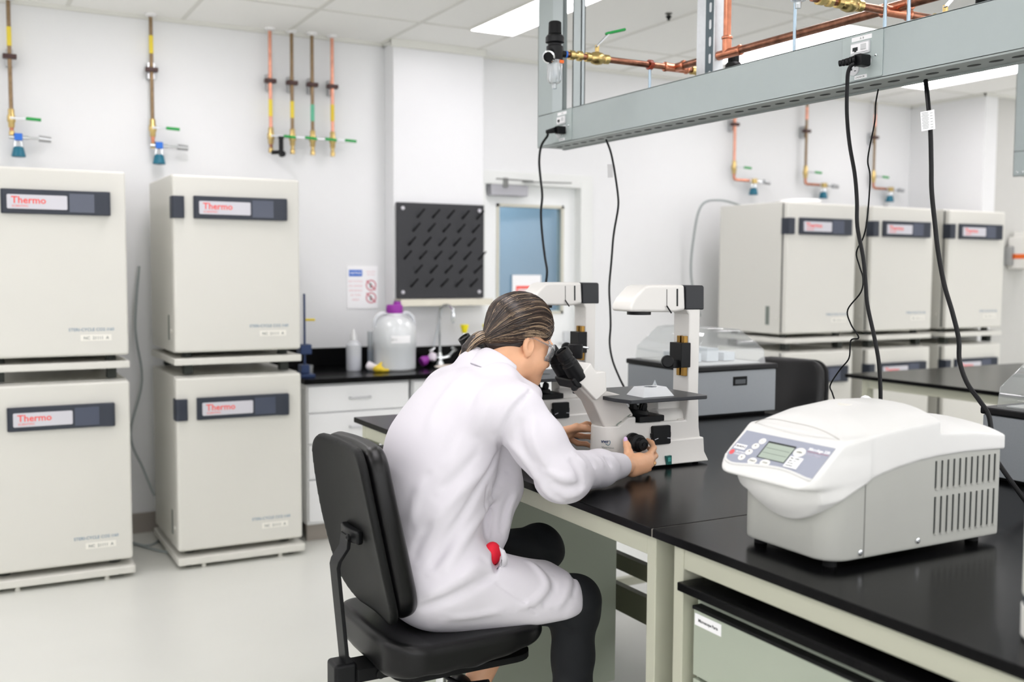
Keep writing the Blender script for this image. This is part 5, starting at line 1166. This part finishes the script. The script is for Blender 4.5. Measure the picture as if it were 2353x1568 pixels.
# ---------------- the person ----------------
def Q(x, y, Y): return np.array(px_to(x, y, 1, Y))
pr = thing('person', 'person in white lab coat and clear goggles leaning into the nearer microscope', 'person', (CHX, CHY, 0.0))
HO = np.array([1.405, 2.545, 1.328]); hp = math.radians(17)
hf = np.array([math.cos(hp), 0, -math.sin(hp)]); hu = np.array([math.sin(hp), 0, math.cos(hp)]); hr = np.array([0, -1.0, 0])
def H(a, b, c): return HO+hf*a+hr*b+hu*c
HA = [hf, hr, hu]
NB = np.array([1.285, 2.50, 1.205])
SR = Q(1184, 948, 2.30); ER = Q(1286, 1088, 2.20); WR = Q(1432, 1070, 2.335)
SL = np.array([1.245, 2.665, 1.165]); EL = np.array([1.36, 2.80, 1.01]); WL = np.array([1.585, 2.69, 1.015])
HR_ = np.array([1.075, 2.345, 0.725]); KR = Q(1318, 1385, 2.27); KR[2] = max(KR[2], 0.62)
HL_ = np.array([1.075, 2.50, 0.725]); KL = Q(1238, 1262, 2.62)
AR = np.array([KR[0]+0.005, 2.28, 0.28]); AL = Q(1062, 1640, 2.56)
print('joints', SR, ER, WR, KR, KL, AL)
skin = [
    Ell(H(-0.005, 0, 0.052), (0.093, 0.074, 0.082), HA, k=0.02), Ell(H(0.045, 0, -0.012), (0.052, 0.058, 0.085), HA, k=0.03),
    Ell(H(0.030, 0.0, -0.045), (0.050, 0.054, 0.045), HA, k=0.03), Cap(H(0.078, 0, -0.082), H(0.070, 0, -0.088), 0.021, k=0.03),
    Cap(H(0.072, -0.008, -0.086), H(-0.002, -0.052, -0.045), 0.014, k=0.03), Cap(H(0.072, 0.008, -0.086), H(-0.002, 0.052, -0.045), 0.014, k=0.03),
    Ell(H(0.066, 0.036, -0.028), (0.026, 0.022, 0.026), HA, k=0.025), Ell(H(0.066, -0.036, -0.028), (0.026, 0.022, 0.026), HA, k=0.025),
    Cap(H(0.094, 0, 0.012), H(0.112, 0, -0.030), 0.007, 0.011, k=0.015), Cap(H(0.102, 0.010, -0.034), H(0.102, -0.010, -0.034), 0.008, k=0.008),
    Cap(H(0.092, -0.018, -0.056), H(0.092, 0.018, -0.056), 0.006, k=0.008), Cap(H(0.089, -0.014, -0.066), H(0.089, 0.014, -0.066), 0.0065, k=0.008),
    Ell(H(0.099, 0.032, 0.008), (0.014, 0.015, 0.009), HA, k=0.012, sub=True), Ell(H(0.099, -0.032, 0.008), (0.014, 0.015, 0.009), HA, k=0.012, sub=True),
    Ell(H(0.086, 0.032, 0.008), (0.012, 0.012, 0.012), HA, k=0.003), Ell(H(0.086, -0.032, 0.008), (0.012, 0.012, 0.012), HA, k=0.003),
    Cap(H(0.090, 0.018, 0.026), H(0.082, 0.048, 0.024), 0.007, k=0.012), Cap(H(0.090, -0.018, 0.026), H(0.082, -0.048, 0.024), 0.007, k=0.012),
    Cap(H(-0.022, 0, -0.030), NB, 0.052, 0.056, k=0.03), Cap(H(0.005, 0.028, -0.055), NB+np.array([0.03, -0.03, 0]), 0.026, 0.028, k=0.03),
]
for s in (1, -1):   # ears
    e = H(-0.002, s*0.073, 0.000)
    skin += [Ell(e, (0.018, 0.009, 0.030), [hf*0.96+hu*0.25, hr, hu*0.96-hf*0.25], k=0.006), Ell(e+hr*s*0.009+hf*0.003+hu*0.003, (0.0105, 0.0085, 0.0175), HA, k=0.003, sub=True), Ell(e+hu*-0.022+hf*0.004, (0.009, 0.006, 0.010), HA, k=0.005)]
body = [Ell((1.09, 2.43, 0.75), (0.115, 0.155, 0.10), k=0.04), Cap((1.08, 2.43, 0.78), (1.14, 2.46, 1.0), 0.10, 0.11, k=0.05), Ell((1.19, 2.48, 1.09), (0.082, 0.120, 0.11), k=0.05),
        Cap(SR, SL, 0.045, k=0.05), Cap(NB, (1.20, 2.47, 1.12), 0.055, 0.09, k=0.04),
        Cap(SR, ER, 0.040, 0.037, k=0.02), Cap(ER, WR, 0.036, 0.024, k=0.03), Cap(SL, EL, 0.044, 0.037, k=0.03), Cap(EL, WL, 0.036, 0.024, k=0.03),
        Cap(HR_, KR, 0.078, 0.052, k=0.04), Cap(KR, AR, 0.046, 0.034, k=0.03), Cap(HL_, KL, 0.078, 0.052, k=0.04), Cap(KL, AL, 0.050, 0.036, k=0.03),
        Ell(KL*0.7+AL*0.3+np.array([-0.02, 0, 0]), (0.056, 0.05, 0.09), k=0.03)]
# right hand around the near focus knob
HRn = []
PALM = (WR+Q(1478, 1062, 2.37))/2
def seg(pts, rs, k=0.004):
    return [Cap(a, b, ra, rb, k=k) for a, b, ra, rb in zip(pts[:-1], pts[1:], rs[:-1], rs[1:])]
wr = WR
kn = [Q(1492, 1046, 2.372), Q(1495, 1058, 2.362), Q(1492, 1070, 2.358), Q(1484, 1080, 2.356)]
f1 = [[kn[0], Q(1502, 1030, 2.392), Q(1497, 1018, 2.415), Q(1488, 1012, 2.432)],
      [kn[1], Q(1505, 1048, 2.395), Q(1500, 1036, 2.425), Q(1491, 1031, 2.440)],
      [kn[2], Q(1501, 1064, 2.395), Q(1495, 1053, 2.425), Q(1486, 1049, 2.440)],
      [kn[3], Q(1491, 1078, 2.390), Q(1486, 1068, 2.415), Q(1478, 1064, 2.430)]]
hand = [Cap(wr, Q(1470, 1062, 2.362), 0.024, 0.020, k=0.02, flat=((0.3, -0.6, 0.6), 1.25)), Cap(Q(1455, 1068, 2.35), kn[0], 0.019, 0.0105, k=0.014), Cap(Q(1458, 1072, 2.35), kn[1], 0.018, 0.0105, k=0.012),
        Cap(Q(1455, 1078, 2.35), kn[2], 0.017, 0.010, k=0.012), Cap(Q(1452, 1084, 2.348), kn[3], 0.016, 0.009, k=0.012), Cap(Q(1446, 1062, 2.352), Q(1468, 1052, 2.365), 0.014, 0.012, k=0.015)]
for f, rr in zip(f1, ((0.0098, 0.0090, 0.0082, 0.0068), (0.0100, 0.0090, 0.0082, 0.0068), (0.0095, 0.0086, 0.0078, 0.0065), (0.0085, 0.0076, 0.0068, 0.0058))): hand += seg(f, rr)
th = [Q(1442, 1060, 2.352), Q(1444, 1040, 2.375), Q(1441, 1025, 2.392), Q(1437, 1013, 2.405)]
hand += seg(th, (0.015, 0.0118, 0.0100, 0.0078), k=0.008)
# left hand on the far knob
k0 = np.array([1.745, 2.60, 1.036])
wl = WL
kl = [np.array([1.672, 2.645, 1.056]), np.array([1.675, 2.662, 1.046]), np.array([1.672, 2.676, 1.034]), np.array([1.666, 2.686, 1.020])]
hand += [Cap(wl, (1.645, 2.668, 1.035), 0.024, 0.020, k=0.02, flat=((0.2, -0.6, 0.7), 1.25))]
for i, k_ in enumerate(kl):
    hand.append(Cap(np.array([1.62, 2.68, 1.028-0.004*i]), k_, 0.017, 0.0100, k=0.012))
    m1 = k_+np.array([0.034, -0.006, 0.010-0.010*i]); m2 = m1+np.array([0.024, -0.012, -0.002]); m3 = m2+np.array([0.012, -0.012, -0.008])
    hand += seg([k_, m1, m2, m3], (0.0095, 0.0086, 0.0078, 0.0064))
hand += seg([np.array([1.63, 2.66, 1.045]), np.array([1.665, 2.632, 1.06]), np.array([1.69, 2.612, 1.058]), np.array([1.708, 2.596, 1.050])], (0.014, 0.0112, 0.0098, 0.0075), k=0.008)
F_skin = Fld(skin+body+hand, margin=0.05)
sk_o = sdf_obj('body', F_skin, (0.90, 2.10, 0.26), (1.84, 2.90, 1.52), 0.0034, m_skin, pr)
# thumb nail and ring
tn = Q(1437, 1013, 2.405)
nl = sdf_obj('thumb_nail', Fld([Ell(Q(1437.5, 1012, 2.400), (0.0062, 0.0062, 0.0105), k=0.001)]), tn-0.03, tn+0.03, 0.0012, m_nail, sk_o)
# ---------------- hair ----------------
HC = H(-0.002, 0, 0.058); HRr = np.array([0.096, 0.085, 0.093]); TIE = Q(1122, 777, 2.545)
def f_hair(P):
    q = (P-HC)@np.array(HA).T; k0 = np.sqrt(((q/HRr)**2).sum(1)); k1 = np.sqrt(((q/HRr**2)**2).sum(1)); d = k0*(k0-1)/np.maximum(k1, 1e-9)
    d = smin(d, Cap(H(-0.05, 0, 0.05), TIE, 0.05, 0.016, k=0.0).d(P), 0.05)
    d = smin(d, Cap(H(-0.045, 0, 0.0), H(-0.060, 0, -0.045), 0.045, 0.030).d(P), 0.03)
    a = (P-HO)@hf; b = np.abs((P-HO)@hr); c = (P-HO)@hu
    # face opening, below the hairline that runs from the forehead over the ear to the nape
    line = np.interp(a, [-0.13, -0.08, -0.045, -0.028, -0.016, 0.0, 0.03, 0.055, 0.08, 0.092, 0.11], [-0.08, -0.078, -0.072, -0.056, -0.006, 0.032, 0.034, 0.026, 0.036, 0.064, 0.10])
    d = smax(d, (line-c)*0.8, 0.006)
    return d
m_hair = mat('dark_brown_hair', (44, 36, 33), 0.38, noise=0.3, nscale=60, spec=0.6)
m_hairm = mat('mid_brown_hair', (92, 76, 64), 0.36, spec=0.6); m_hairb = mat('ash_blonde_hair', (172, 150, 124), 0.36, spec=0.6)
hair = sdf_obj('hair', Fn(f_hair), H(0, 0, 0)-0.17, H(0, 0, 0)+0.17, 0.0034, m_hair, pr, slack=2.2)
def surf(d):
    """points on the hair surface from HC in the directions d"""
    D = np.atleast_2d(d); lo_ = np.full(len(D), 0.03); hi_ = np.full(len(D), 0.2)
    for _ in range(14):
        m_ = (lo_+hi_)/2; ins = f_hair(HC+D*m_[:, None]) < 0
        lo_ = np.where(ins, m_, lo_); hi_ = np.where(ins, hi_, m_)
    R_ = HC+D*lo_[:, None]
    return R_ if np.ndim(d) == 2 else R_[0]
rnd = random.Random(3)
st = MB(); starts = []
for i in range(1500):
    u = rnd.random()**0.8*0.97; side = 1 if rnd.random() < 0.72 else -1
    ang = u  # 0 forehead top .. 1 behind the ear
    a = np.interp(u, [0, 0.25, 0.5, 0.7, 0.85, 1.0], [0.080, 0.088, 0.072, 0.045, 0.0, -0.04]); c = np.interp(u, [0, 0.25, 0.5, 0.7, 0.85, 1.0], [0.118, 0.090, 0.046, 0.040, 0.040, -0.01])
    b = side*np.interp(u, [0, 0.25, 0.5, 0.7, 0.85, 1.0], [0.004+0.02*rnd.random(), 0.045, 0.066, 0.075, 0.08, 0.07])
    starts.append((u, side, H(a+rnd.uniform(-.006, .006), b, c+rnd.uniform(-.004, .006))))
for i in range(900):
    th = rnd.uniform(0, PI*0.62); ph = rnd.uniform(-1.2, 1.0); dd = (hf*math.cos(th)*0.9-hf*0.25+hu*(0.15+math.sin(th)))*math.cos(ph)+hr*-math.sin(ph)*-1*0.9*(1 if ph > 0 else 1)
    dd = dd/np.linalg.norm(dd); starts.append((rnd.uniform(0.30, 0.45), 2, surf(dd)))
for u, side, p0 in starts:
    crown = side == 2; side = 0 if crown else side
    d0 = (p0-HC)/np.linalg.norm(p0-HC); d1 = (TIE-HC)/np.linalg.norm(TIE-HC)
    om = math.acos(max(-1, min(1, float(d0@d1)))); pts = []; N_ = 20 if not crown else 16
    wob = rnd.uniform(-0.03, 0.03); lift = rnd.uniform(0.0004, 0.0030); bow = hu*float(np.interp(u, [0, 0.25, 0.5, 0.75, 1], [1.9, 1.3, 0.55, 0.10, -0.05]))+hr*side*float(np.interp(u, [0, 0.25, 0.5, 0.75, 1], [0.35*rnd.random(), 0.7, 0.75, 0.5, 0.2]))
    if crown: bow = hu*0.12*om
    for j in range(N_):
        s = 0.5-0.5*math.cos(PI*j/(N_-1)); d = (math.sin((1-s)*om)*d0+math.sin(s*om)*d1)/math.sin(om)
        d = d+bow*math.sin(PI*s)+(hr+hu)*wob*math.sin(PI*s*1.5)*2; pts.append((d/np.linalg.norm(d), lift*math.sin(PI*min(s+0.05, 1)) - 0.0006*(1-math.sin(PI*s))))
    Dp = np.array([q[0] for q in pts]); Sp = surf(Dp); pts = [Sp[j]+Dp[j]*pts[j][1] for j in range(N_)]
    r_ = rnd.uniform(0.0005, 0.0013)
    streak = math.sin(u*43+side)+0.7*math.sin(u*97+1)
    blonde = (0.50 < u < 0.80 and rnd.random() < 0.50) or (streak > 1.0 and rnd.random() < (0.15 if side == 0 else 0.45)) or rnd.random() < 0.04
    st.cur = 2 if blonde else (1 if rnd.random() < 0.30 else 0)
    st.tube(pts, [r_*(0.35+0.65*math.sin(PI*min(1, (j+0.6)/N_))) for j in range(N_)], n=4)
# ponytail strands
tail = [TIE, Q(1105, 776, 2.555), Q(1088, 785, 2.56), Q(1072, 800, 2.565), Q(1058, 826, 2.57)]
for i in range(420):
    a = rnd.random()*2*PI; rr = 0.72+0.34*rnd.random(); e1 = np.array([0.3, 0.0, 0.95]); e2 = np.array([0.0, 1.0, 0.0])
    w_ = [0.011, 0.019, 0.023, 0.022, 0.018]; k = rnd.uniform(0.75, 1.06); pts = []
    for j, p in enumerate(tail):
        pts.append(Vector(p+(e1*math.cos(a)+e2*math.sin(a))*rr*w_[j]+np.array([rnd.uniform(-.001, .001)]*3)))
    pts[-1] = Vector(tail[-2])+(pts[-1]-Vector(tail[-2]))*k
    st.cur = 2 if rnd.random() < 0.35 else (1 if rnd.random() < 0.35 else 0)
    st.tube(catmull(pts, 4), rnd.uniform(0.0007, 0.0014), n=4)
st.cur = 0
so = st.build('hair_strands', [m_hair, m_hairm, m_hairb], hair, smooth=60); so['kind'] = 'stuff'
sdf_obj('ponytail', Fld([Cap(tail[i], tail[i+1], w1, w2, k=0.01) for i, (w1, w2) in enumerate(((0.010, 0.014), (0.014, 0.015), (0.015, 0.012), (0.012, 0.004)))]), Q(1060, 840, 2.59)-0.06, TIE+0.04, 0.0035, m_hair, hair)
tax = tail[1]-TIE; b = MB(); b.lathe([(0.0125, -0.007), (0.0175, -0.005), (0.0165, 0.0), (0.018, 0.004), (0.0125, 0.008)], TIE+tax*0.15, tax, n=20); b.build('hair_tie', m_blackm, hair)
# ---------------- goggles ----------------
gg = MB(); cols = []
for i in range(15):
    an = math.radians(-78+156*i/14); rx, ry = 0.062, 0.070
    row = []
    for (c, e) in ((0.030, 0.0), (0.018, 0.004), (0.0, 0.005), (-0.020, 0.0)): row.append(H(0.050+(rx+e)*math.cos(an), (ry+e)*math.sin(an), c-0.006*abs(math.sin(an))))
    cols.append(row)
gg.add([p for r in cols for p in r], [(i*4+j, i*4+j+1, (i+1)*4+j+1, (i+1)*4+j) for i in range(14) for j in range(3)])
go = gg.build('safety_goggles', m_goggle, pr, smooth=80); md = go.modifiers.new('s', 'SOLIDIFY'); md.thickness = 0.0022
for s in (1, -1):
    b = MB(); b.tube([H(0.062, s*0.073, 0.018), H(0.035, s*0.079, 0.020), H(0.005, s*0.080, 0.024), H(-0.01, s*0.080, 0.018)], [0.008, 0.0055, 0.0035, 0.003], smooth=3, flat=0.4); b.build('goggle_arm', m_goggle, go)
    b = MB(); b.tube([H(0.058, s*0.071, 0.030), H(0.066, s*0.070, 0.022), H(0.066, s*0.070, -0.006), H(0.062, s*0.068, -0.018)], 0.0022, smooth=3); b.build('goggle_rim', m_clear2, go)
# ---------------- clothing ----------------
def hit(x, y, F, t0=1.9, t1=3.4):
    """first point of the implicit cloth met from the front at this place"""
    r = ((x-1176.5)/FPX)*RT - ((y-784.0)/FPX)*UP + FW; o = np.array([0, 0, CAMH]); t = t0
    for _ in range(80):
        d = float(F(((o+t*r)[None]))[0])
        if d < 0.0006: break
        t += d*0.8
        if t > t1: return None
    return o+t*r
FOLD_PX = [
    ([(1150, 1035), (1120, 1090), (1085, 1150), (1050, 1205), (1010, 1270), (985, 1320)], 0.010, -0.008),
    ([(1166, 1080), (1135, 1140), (1095, 1200), (1050, 1265), (1010, 1325)], 0.012, 0.007),
    ([(1135, 1050), (1080, 1110), (1030, 1160), (975, 1220)], 0.013, 0.006),
    ([(1110, 1030), (1060, 1085), (1005, 1135)], 0.010, -0.004),
    ([(1121, 1110), (1118, 1180), (1113, 1245)], 0.006, -0.004), ([(1128, 1110), (1127, 1180), (1122, 1245)], 0.006, 0.003),
    ([(1222, 893), (1190, 930), (1165, 968), (1150, 1005), (1149, 1030)], 0.006, -0.0055),
    ([(1212, 888), (1178, 922), (1150, 962), (1136, 1000)], 0.009, 0.005),
    ([(1090, 850), (1040, 890), (1000, 950), (975, 1010)], 0.014, 0.005), ([(1125, 870), (1080, 930), (1045, 1000), (1020, 1070)], 0.012, -0.004),
    ([(1160, 880), (1120, 940), (1095, 1010)], 0.012, 0.004),
    ([(1160, 1012), (1195, 1045), (1225, 1085), (1245, 1118)], 0.009, 0.006), ([(1165, 1055), (1200, 1085), (1235, 1118)], 0.007, -0.007),
    ([(1200, 955), (1193, 1000), (1208, 1045), (1230, 1075)], 0.009, -0.006), ([(1235, 950), (1226, 1005), (1245, 1050), (1270, 1080)], 0.009, 0.005),
    ([(1250, 1075), (1290, 1098), (1325, 1100)], 0.008, 0.007), ([(1262, 1105), (1300, 1122), (1345, 1108)], 0.007, -0.007),
    ([(1280, 1140), (1320, 1138), (1352, 1118)], 0.008, 0.006),
    ([(1305, 1050), (1328, 1080), (1338, 1130)], 0.007, -0.0105), ([(1324, 1047), (1350, 1080), (1358, 1140)], 0.007, 0.0105),
    ([(1347, 1047), (1370, 1080), (1376, 1138)], 0.006, -0.0105), ([(1366, 1047), (1390, 1078), (1394, 1132)], 0.006, 0.0090),
    ([(1386, 1047), (1408, 1078), (1412, 1130)], 0.005, -0.0090), ([(1404, 1048), (1426, 1078), (1428, 1124)], 0.005, 0.0075),
    ([(1235, 1105), (1265, 1140), (1305, 1155)], 0.008, 0.006),
    ([(1112, 1285), (1070, 1322), (1010, 1355), (965, 1375)], 0.013, 0.009), ([(1148, 1312), (1085, 1350), (1010, 1385), (950, 1400)], 0.010, -0.008),
    ([(1135, 1337), (1170, 1360), (1205, 1385), (1238, 1418)], 0.004, -0.003),
    ([(1205, 1285), (1245, 1320), (1255, 1350), (1225, 1385), (1180, 1398)], 0.009, 0.006), ([(1225, 1282), (1270, 1325), (1272, 1360), (1240, 1400)], 0.008, -0.006),
    ([(1270, 1290), (1305, 1325), (1300, 1370), (1270, 1405)], 0.008, 0.005), ([(1290, 1305), (1322, 1335), (1312, 1380)], 0.006, -0.004),
    ([(1198, 1250), (1250, 1272), (1310, 1308)], 0.010, 0.005), ([(1190, 1125), (1172, 1170), (1166, 1225)], 0.008, 0.006), ([(1178, 1130), (1158, 1180), (1150, 1235)], 0.007, -0.005),
    ([(985, 1090), (955, 1150), (945, 1220)], 0.013, 0.005), ([(1020, 1420), (1090, 1415), (1170, 1402)], 0.010, 0.004),
    ([(1000, 1190), (960, 1250), (950, 1300)], 0.010, -0.004),
]
FOLDS = []
def folds(P, d):
    v = np.zeros(len(P)); near = np.abs(d) < 0.03
    if near.any() and FOLDS:
        p = P[near]; acc = np.zeros(len(p)); pc = p.mean(0); pr_ = np.sqrt(((p-pc)**2).sum(1).max())
        for pa_, w, h, c, R in FOLDS:
            if np.linalg.norm(c-pc) > R+pr_+3*w: continue
            dm = np.full(len(p), 9.0)
            for a, b in zip(pa_[:-1], pa_[1:]):
                ba = b-a; t = np.clip((p-a)@ba/(ba@ba), 0, 1); q = p-a-t[:, None]*ba; dm = np.minimum(dm, (q*q).sum(1))
            e0 = ((p-pa_[0])**2).sum(1); e1_ = ((p-pa_[-1])**2).sum(1); ww = (2.2*w)**2
            acc += h*np.exp(-dm/(w*w))*(1-np.exp(-e0/ww))*(1-np.exp(-e1_/ww))
        x, y, z = p.T
        acc += 0.0009*np.sin(31*x+22*z+2.5*np.sin(17*y+9*z))*np.sin(24*y-13*z+2*np.sin(11*x))
        v[near] = -acc
    return v
KRc = KR+np.array([0.0, 0.0, 0.0])
coat = [Ell((1.085, 2.425, 0.745), (0.155, 0.200, 0.130), k=0.05), Ell((1.09, 2.45, 0.90), (0.135, 0.168, 0.17), k=0.06), Ell((1.135, 2.475, 1.04), (0.150, 0.178, 0.16), k=0.06),
        Ell((1.195, 2.485, 1.150), (0.115, 0.180, 0.110), k=0.06), Cap((1.215, 2.33, 1.172), (1.235, 2.65, 1.195), 0.062, k=0.05), Cap((1.25, 2.50, 1.20), (1.285, 2.505, 1.225), 0.066, 0.055, k=0.04),
        Cap(SR, SR*0.5+ER*0.5+np.array([0, -0.005, 0]), 0.070, 0.068, k=0.035), Cap(SR*0.5+ER*0.5+np.array([0, -0.005, 0]), ER, 0.066, 0.062, k=0.03), Ell(ER+np.array([0.015, -0.005, -0.022]), (0.07, 0.058, 0.055), k=0.03),
        Cap(ER, ER*0.4+WR*0.6, 0.058, 0.050, k=0.03), Cap(ER*0.4+WR*0.6, WR*0.93+ER*0.07, 0.049, 0.036, k=0.02),
        Cap(SL, EL, 0.070, 0.058, k=0.035), Cap(EL, WL*0.9+EL*0.1, 0.056, 0.036, k=0.03),
        Cap(HR_+np.array([0.0, 0.0, 0.008]), KR+np.array([-0.055, 0.0, 0.012]), 0.115, 0.082, k=0.04), Cap(HL_+np.array([0, 0, 0.0]), (1.29, 2.54, 0.69), 0.11, 0.072, k=0.05),
        Cap((1.14, 2.37, 0.70), (1.38, 2.36, 0.69), 0.09, 0.06, k=0.06), Cap(Q(1150, 1040, 2.47), Q(1152, 1120, 2.45), 0.055, 0.052, k=0.05), Cap(Q(1152, 1120, 2.45), Q(1132, 1225, 2.42), 0.052, 0.044, k=0.04),
        Cap(Q(1092, 838, 2.56), SL, 0.042, 0.062, k=0.04), Cap(Q(1150, 880, 2.45), SR, 0.045, 0.062, k=0.04), Cap(Q(1218, 915, 2.43), SR, 0.030, 0.055, k=0.03), Cap(Q(1092, 838, 2.56), Q(1150, 880, 2.45), 0.044, k=0.03), Cap(Q(1150, 880, 2.45), Q(1218, 908, 2.47), 0.042, 0.034, k=0.03)]
kd = (KR-HR_)/np.linalg.norm(KR-HR_)
Fc0 = Fld(coat, disp=folds, margin=0.09)
for pts_, w_f, h_f in FOLD_PX:
    hp3 = [hit(x, y, Fc0) for x, y in pts_]; hp3 = [p for p in hp3 if p is not None]
    if len(hp3) > 1:
        A_ = np.array([list(v) for v in catmull([Vector(p) for p in hp3], 3)]); c_ = A_.mean(0); FOLDS.append((A_, w_f*1.15, h_f*1.5, c_, float(np.sqrt(((A_-c_)**2).sum(1).max()))))
SLIT = hit(1139, 1280, Fc0); HEMC = KR+np.array([-0.012, 0, 0.0])
wdir = (WR-ER)/np.linalg.norm(WR-ER); wdl = (WL-EL)/np.linalg.norm(WL-EL)
def f_coat(P, cull=None):
    d = Fc0(P, cull)
    # neckline hole, cuffs, hem and the flat underside on the seat
    x, y, z = P.T
    hn = Cap(NB+np.array([0.01, 0, 0.03]), H(-0.02, 0, -0.02), 0.054, 0.075).d(P); d = smax(d, -hn, 0.006)
    d = np.where((x > 1.42) & (z > 0.85) & (y < 2.5), smax(d, (P-WR)@wdir+0.008, 0.006), d)
    d = np.where((x > 1.42) & (z > 0.85) & (y >= 2.5), smax(d, (P-WL)@wdl+0.010, 0.006), d)
    hem = np.where(z < 0.86, (P-HEMC)@kd+0.35*(y-2.27)*0.5, -1.0); d = smax(d, hem, 0.010)
    d = np.where(z < 0.85, smax(d, 0.606+0.03*np.clip((x-1.2)/0.2, 0, 1)-z, 0.03), d)
    # side slit of the coat
    q = P-SLIT; uu = q@np.array([0.0, -0.05, 1.0]); vv = q@np.array([0.88, -0.47, 0.0])
    slit = np.sqrt((uu/0.030)**2+((vv)/0.011)**2)-1
    d = np.where(P[:, 1] < 2.36, smax(d, -slit*0.012-0.0, 0.004), d)
    # hollow inside the slit only as deep as 3 cm
    return d
class FC:
    def __call__(s, P, cull=None): return f_coat(P, cull)
print('coat')
coat_o = sdf_obj('lab_coat', FC(), (0.86, 2.06, 0.56), (1.72, 2.92, 1.36), 0.0038, m_coat, pr, slack=2.2)
# red cloth showing in the slit, and the turned edge of the slit
rc = sdf_obj('red_shirt', Fld([Ell(SLIT+np.array([0.006, 0.030, 0.0]), (0.024, 0.021, 0.031), k=0.01)]), SLIT-0.08, SLIT+0.09, 0.003, m_redc, pr)
def Qs(x, y, dy=0.0): return Q(x, y, SLIT[1]-0.020+dy)
fl = MB()
fy = SLIT[1]-0.030
pf = [Q(1147, 1258, fy+0.006), Q(1160, 1266, fy), Q(1168, 1283, fy), Q(1166, 1297, fy), Q(1150, 1307, fy+0.004), Q(1140, 1309, fy+0.010), Q(1150, 1297, fy+0.006), Q(1153, 1284, fy+0.004), Q(1150, 1270, fy+0.006)]
cf = Q(1158, 1284, fy+0.001); kf = len(pf)
fl.add(pf+[cf], [(i, (i+1) % kf, kf) for i in range(kf)])
o = fl.build('slit_flap', m_coat, coat_o, smooth=80); md = o.modifiers.new('s', 'SOLIDIFY'); md.thickness = 0.006; md.offset = -1
# collar
ax = np.array([0.60, 0.03, 0.80]); ax /= np.linalg.norm(ax); cc = Q(1147, 845, 2.515)
e1 = np.array([1.0, 0, 0])-ax*ax[0]; e1 /= np.linalg.norm(e1); e2 = np.cross(ax, e1)
cl = MB(); rows = []
NC = 34
for i in range(NC+1):
    an = math.radians(78+204*i/NC); dr = e1*math.cos(an)+e2*math.sin(an)
    bk = max(0, -math.cos(an)); op = math.exp(-((i-0)/5)**2)+math.exp(-((NC-i)/5)**2)
    prof = [(0.060, -0.020), (0.057, 0.006), (0.056, 0.022+0.006*bk), (0.060, 0.030+0.006*bk), (0.067, 0.027+0.003*bk), (0.078, 0.004), (0.083, -0.034)]
    rows.append([cc+dr*r+ax*(h-0.012) for r, h in prof])
np_ = len(rows[0])
cl.add([p for r in rows for p in r], [(i*np_+j, i*np_+j+1, (i+1)*np_+j+1, (i+1)*np_+j) for i in range(NC) for j in range(np_-1)])
o = cl.build('collar', m_coat, coat_o, smooth=80); md = o.modifiers.new('s', 'SOLIDIFY'); md.thickness = 0.0035; md.offset = 1; o.modifiers.new('u', 'SUBSURF').render_levels = 1
# trousers
pants = [Ell((1.10, 2.43, 0.72), (0.12, 0.165, 0.09), k=0.04), Cap(HR_, KR, 0.088, 0.066, k=0.04), Cap(KR, AR, 0.064, 0.050, k=0.03), Ell(KR+np.array([0.0, 0, -0.005]), (0.068, 0.064, 0.066), k=0.03),
         Cap(HL_, KL, 0.088, 0.066, k=0.04), Cap(KL, KL*0.62+AL*0.38, 0.064, 0.060, k=0.03), Ell(KL, (0.07, 0.066, 0.064), k=0.03)]
hemL = KL*0.68+AL*0.32; sd = (AL-KL)/np.linalg.norm(AL-KL)
Fp = Fld(pants, disp=lambda P, d: -0.0022*np.sin(60*P[:, 2]+25*P[:, 0]+3*np.sin(30*P[:, 1])), margin=0.07)
class FP:
    def __call__(s, P, cull=None):
        d = Fp(P, cull); h = (P-hemL)@sd
        d = np.where(P[:, 1] > 2.44, smax(d, h, 0.005), d)
        return smax(d, 0.612-P[:, 2]-4*np.maximum(P[:, 0]-1.27, 0), 0.02)
sdf_obj('trousers', FP(), (0.92, 2.13, 0.25), (1.68, 2.74, 0.82), 0.0052, m_pants, pr, slack=2.2)
# shoes
for A_, nm in ((AR, 'shoe'), (AL, 'shoe')):
    b = A_.copy(); b[2] = 0.262
    sdf_obj('shoe', Fld([Cap((b[0]-0.04, b[1], b[2]+0.035), (b[0]+0.13, b[1], b[2]+0.028), 0.042, 0.034, k=0.02, flat=((0, 0, 1), 1.3)), Cap((b[0]-0.02, b[1], b[2]+0.03), (b[0]-0.01, b[1], b[2]+0.09), 0.040, 0.038, k=0.02)]), b+np.array([-0.12, -0.08, -0.03]), b+np.array([0.22, 0.08, 0.16]), 0.006, m_black, pr)
# ring on the little finger side
r3 = f1[2][0]*0.45+f1[2][1]*0.55; ra = f1[2][1]-f1[2][0]
MB().lathe([(0.0102, -0.0012), (0.0112, 0), (0.0102, 0.0012)], r3, ra, n=20, cap=False).build('ring', m_gold, sk_o)
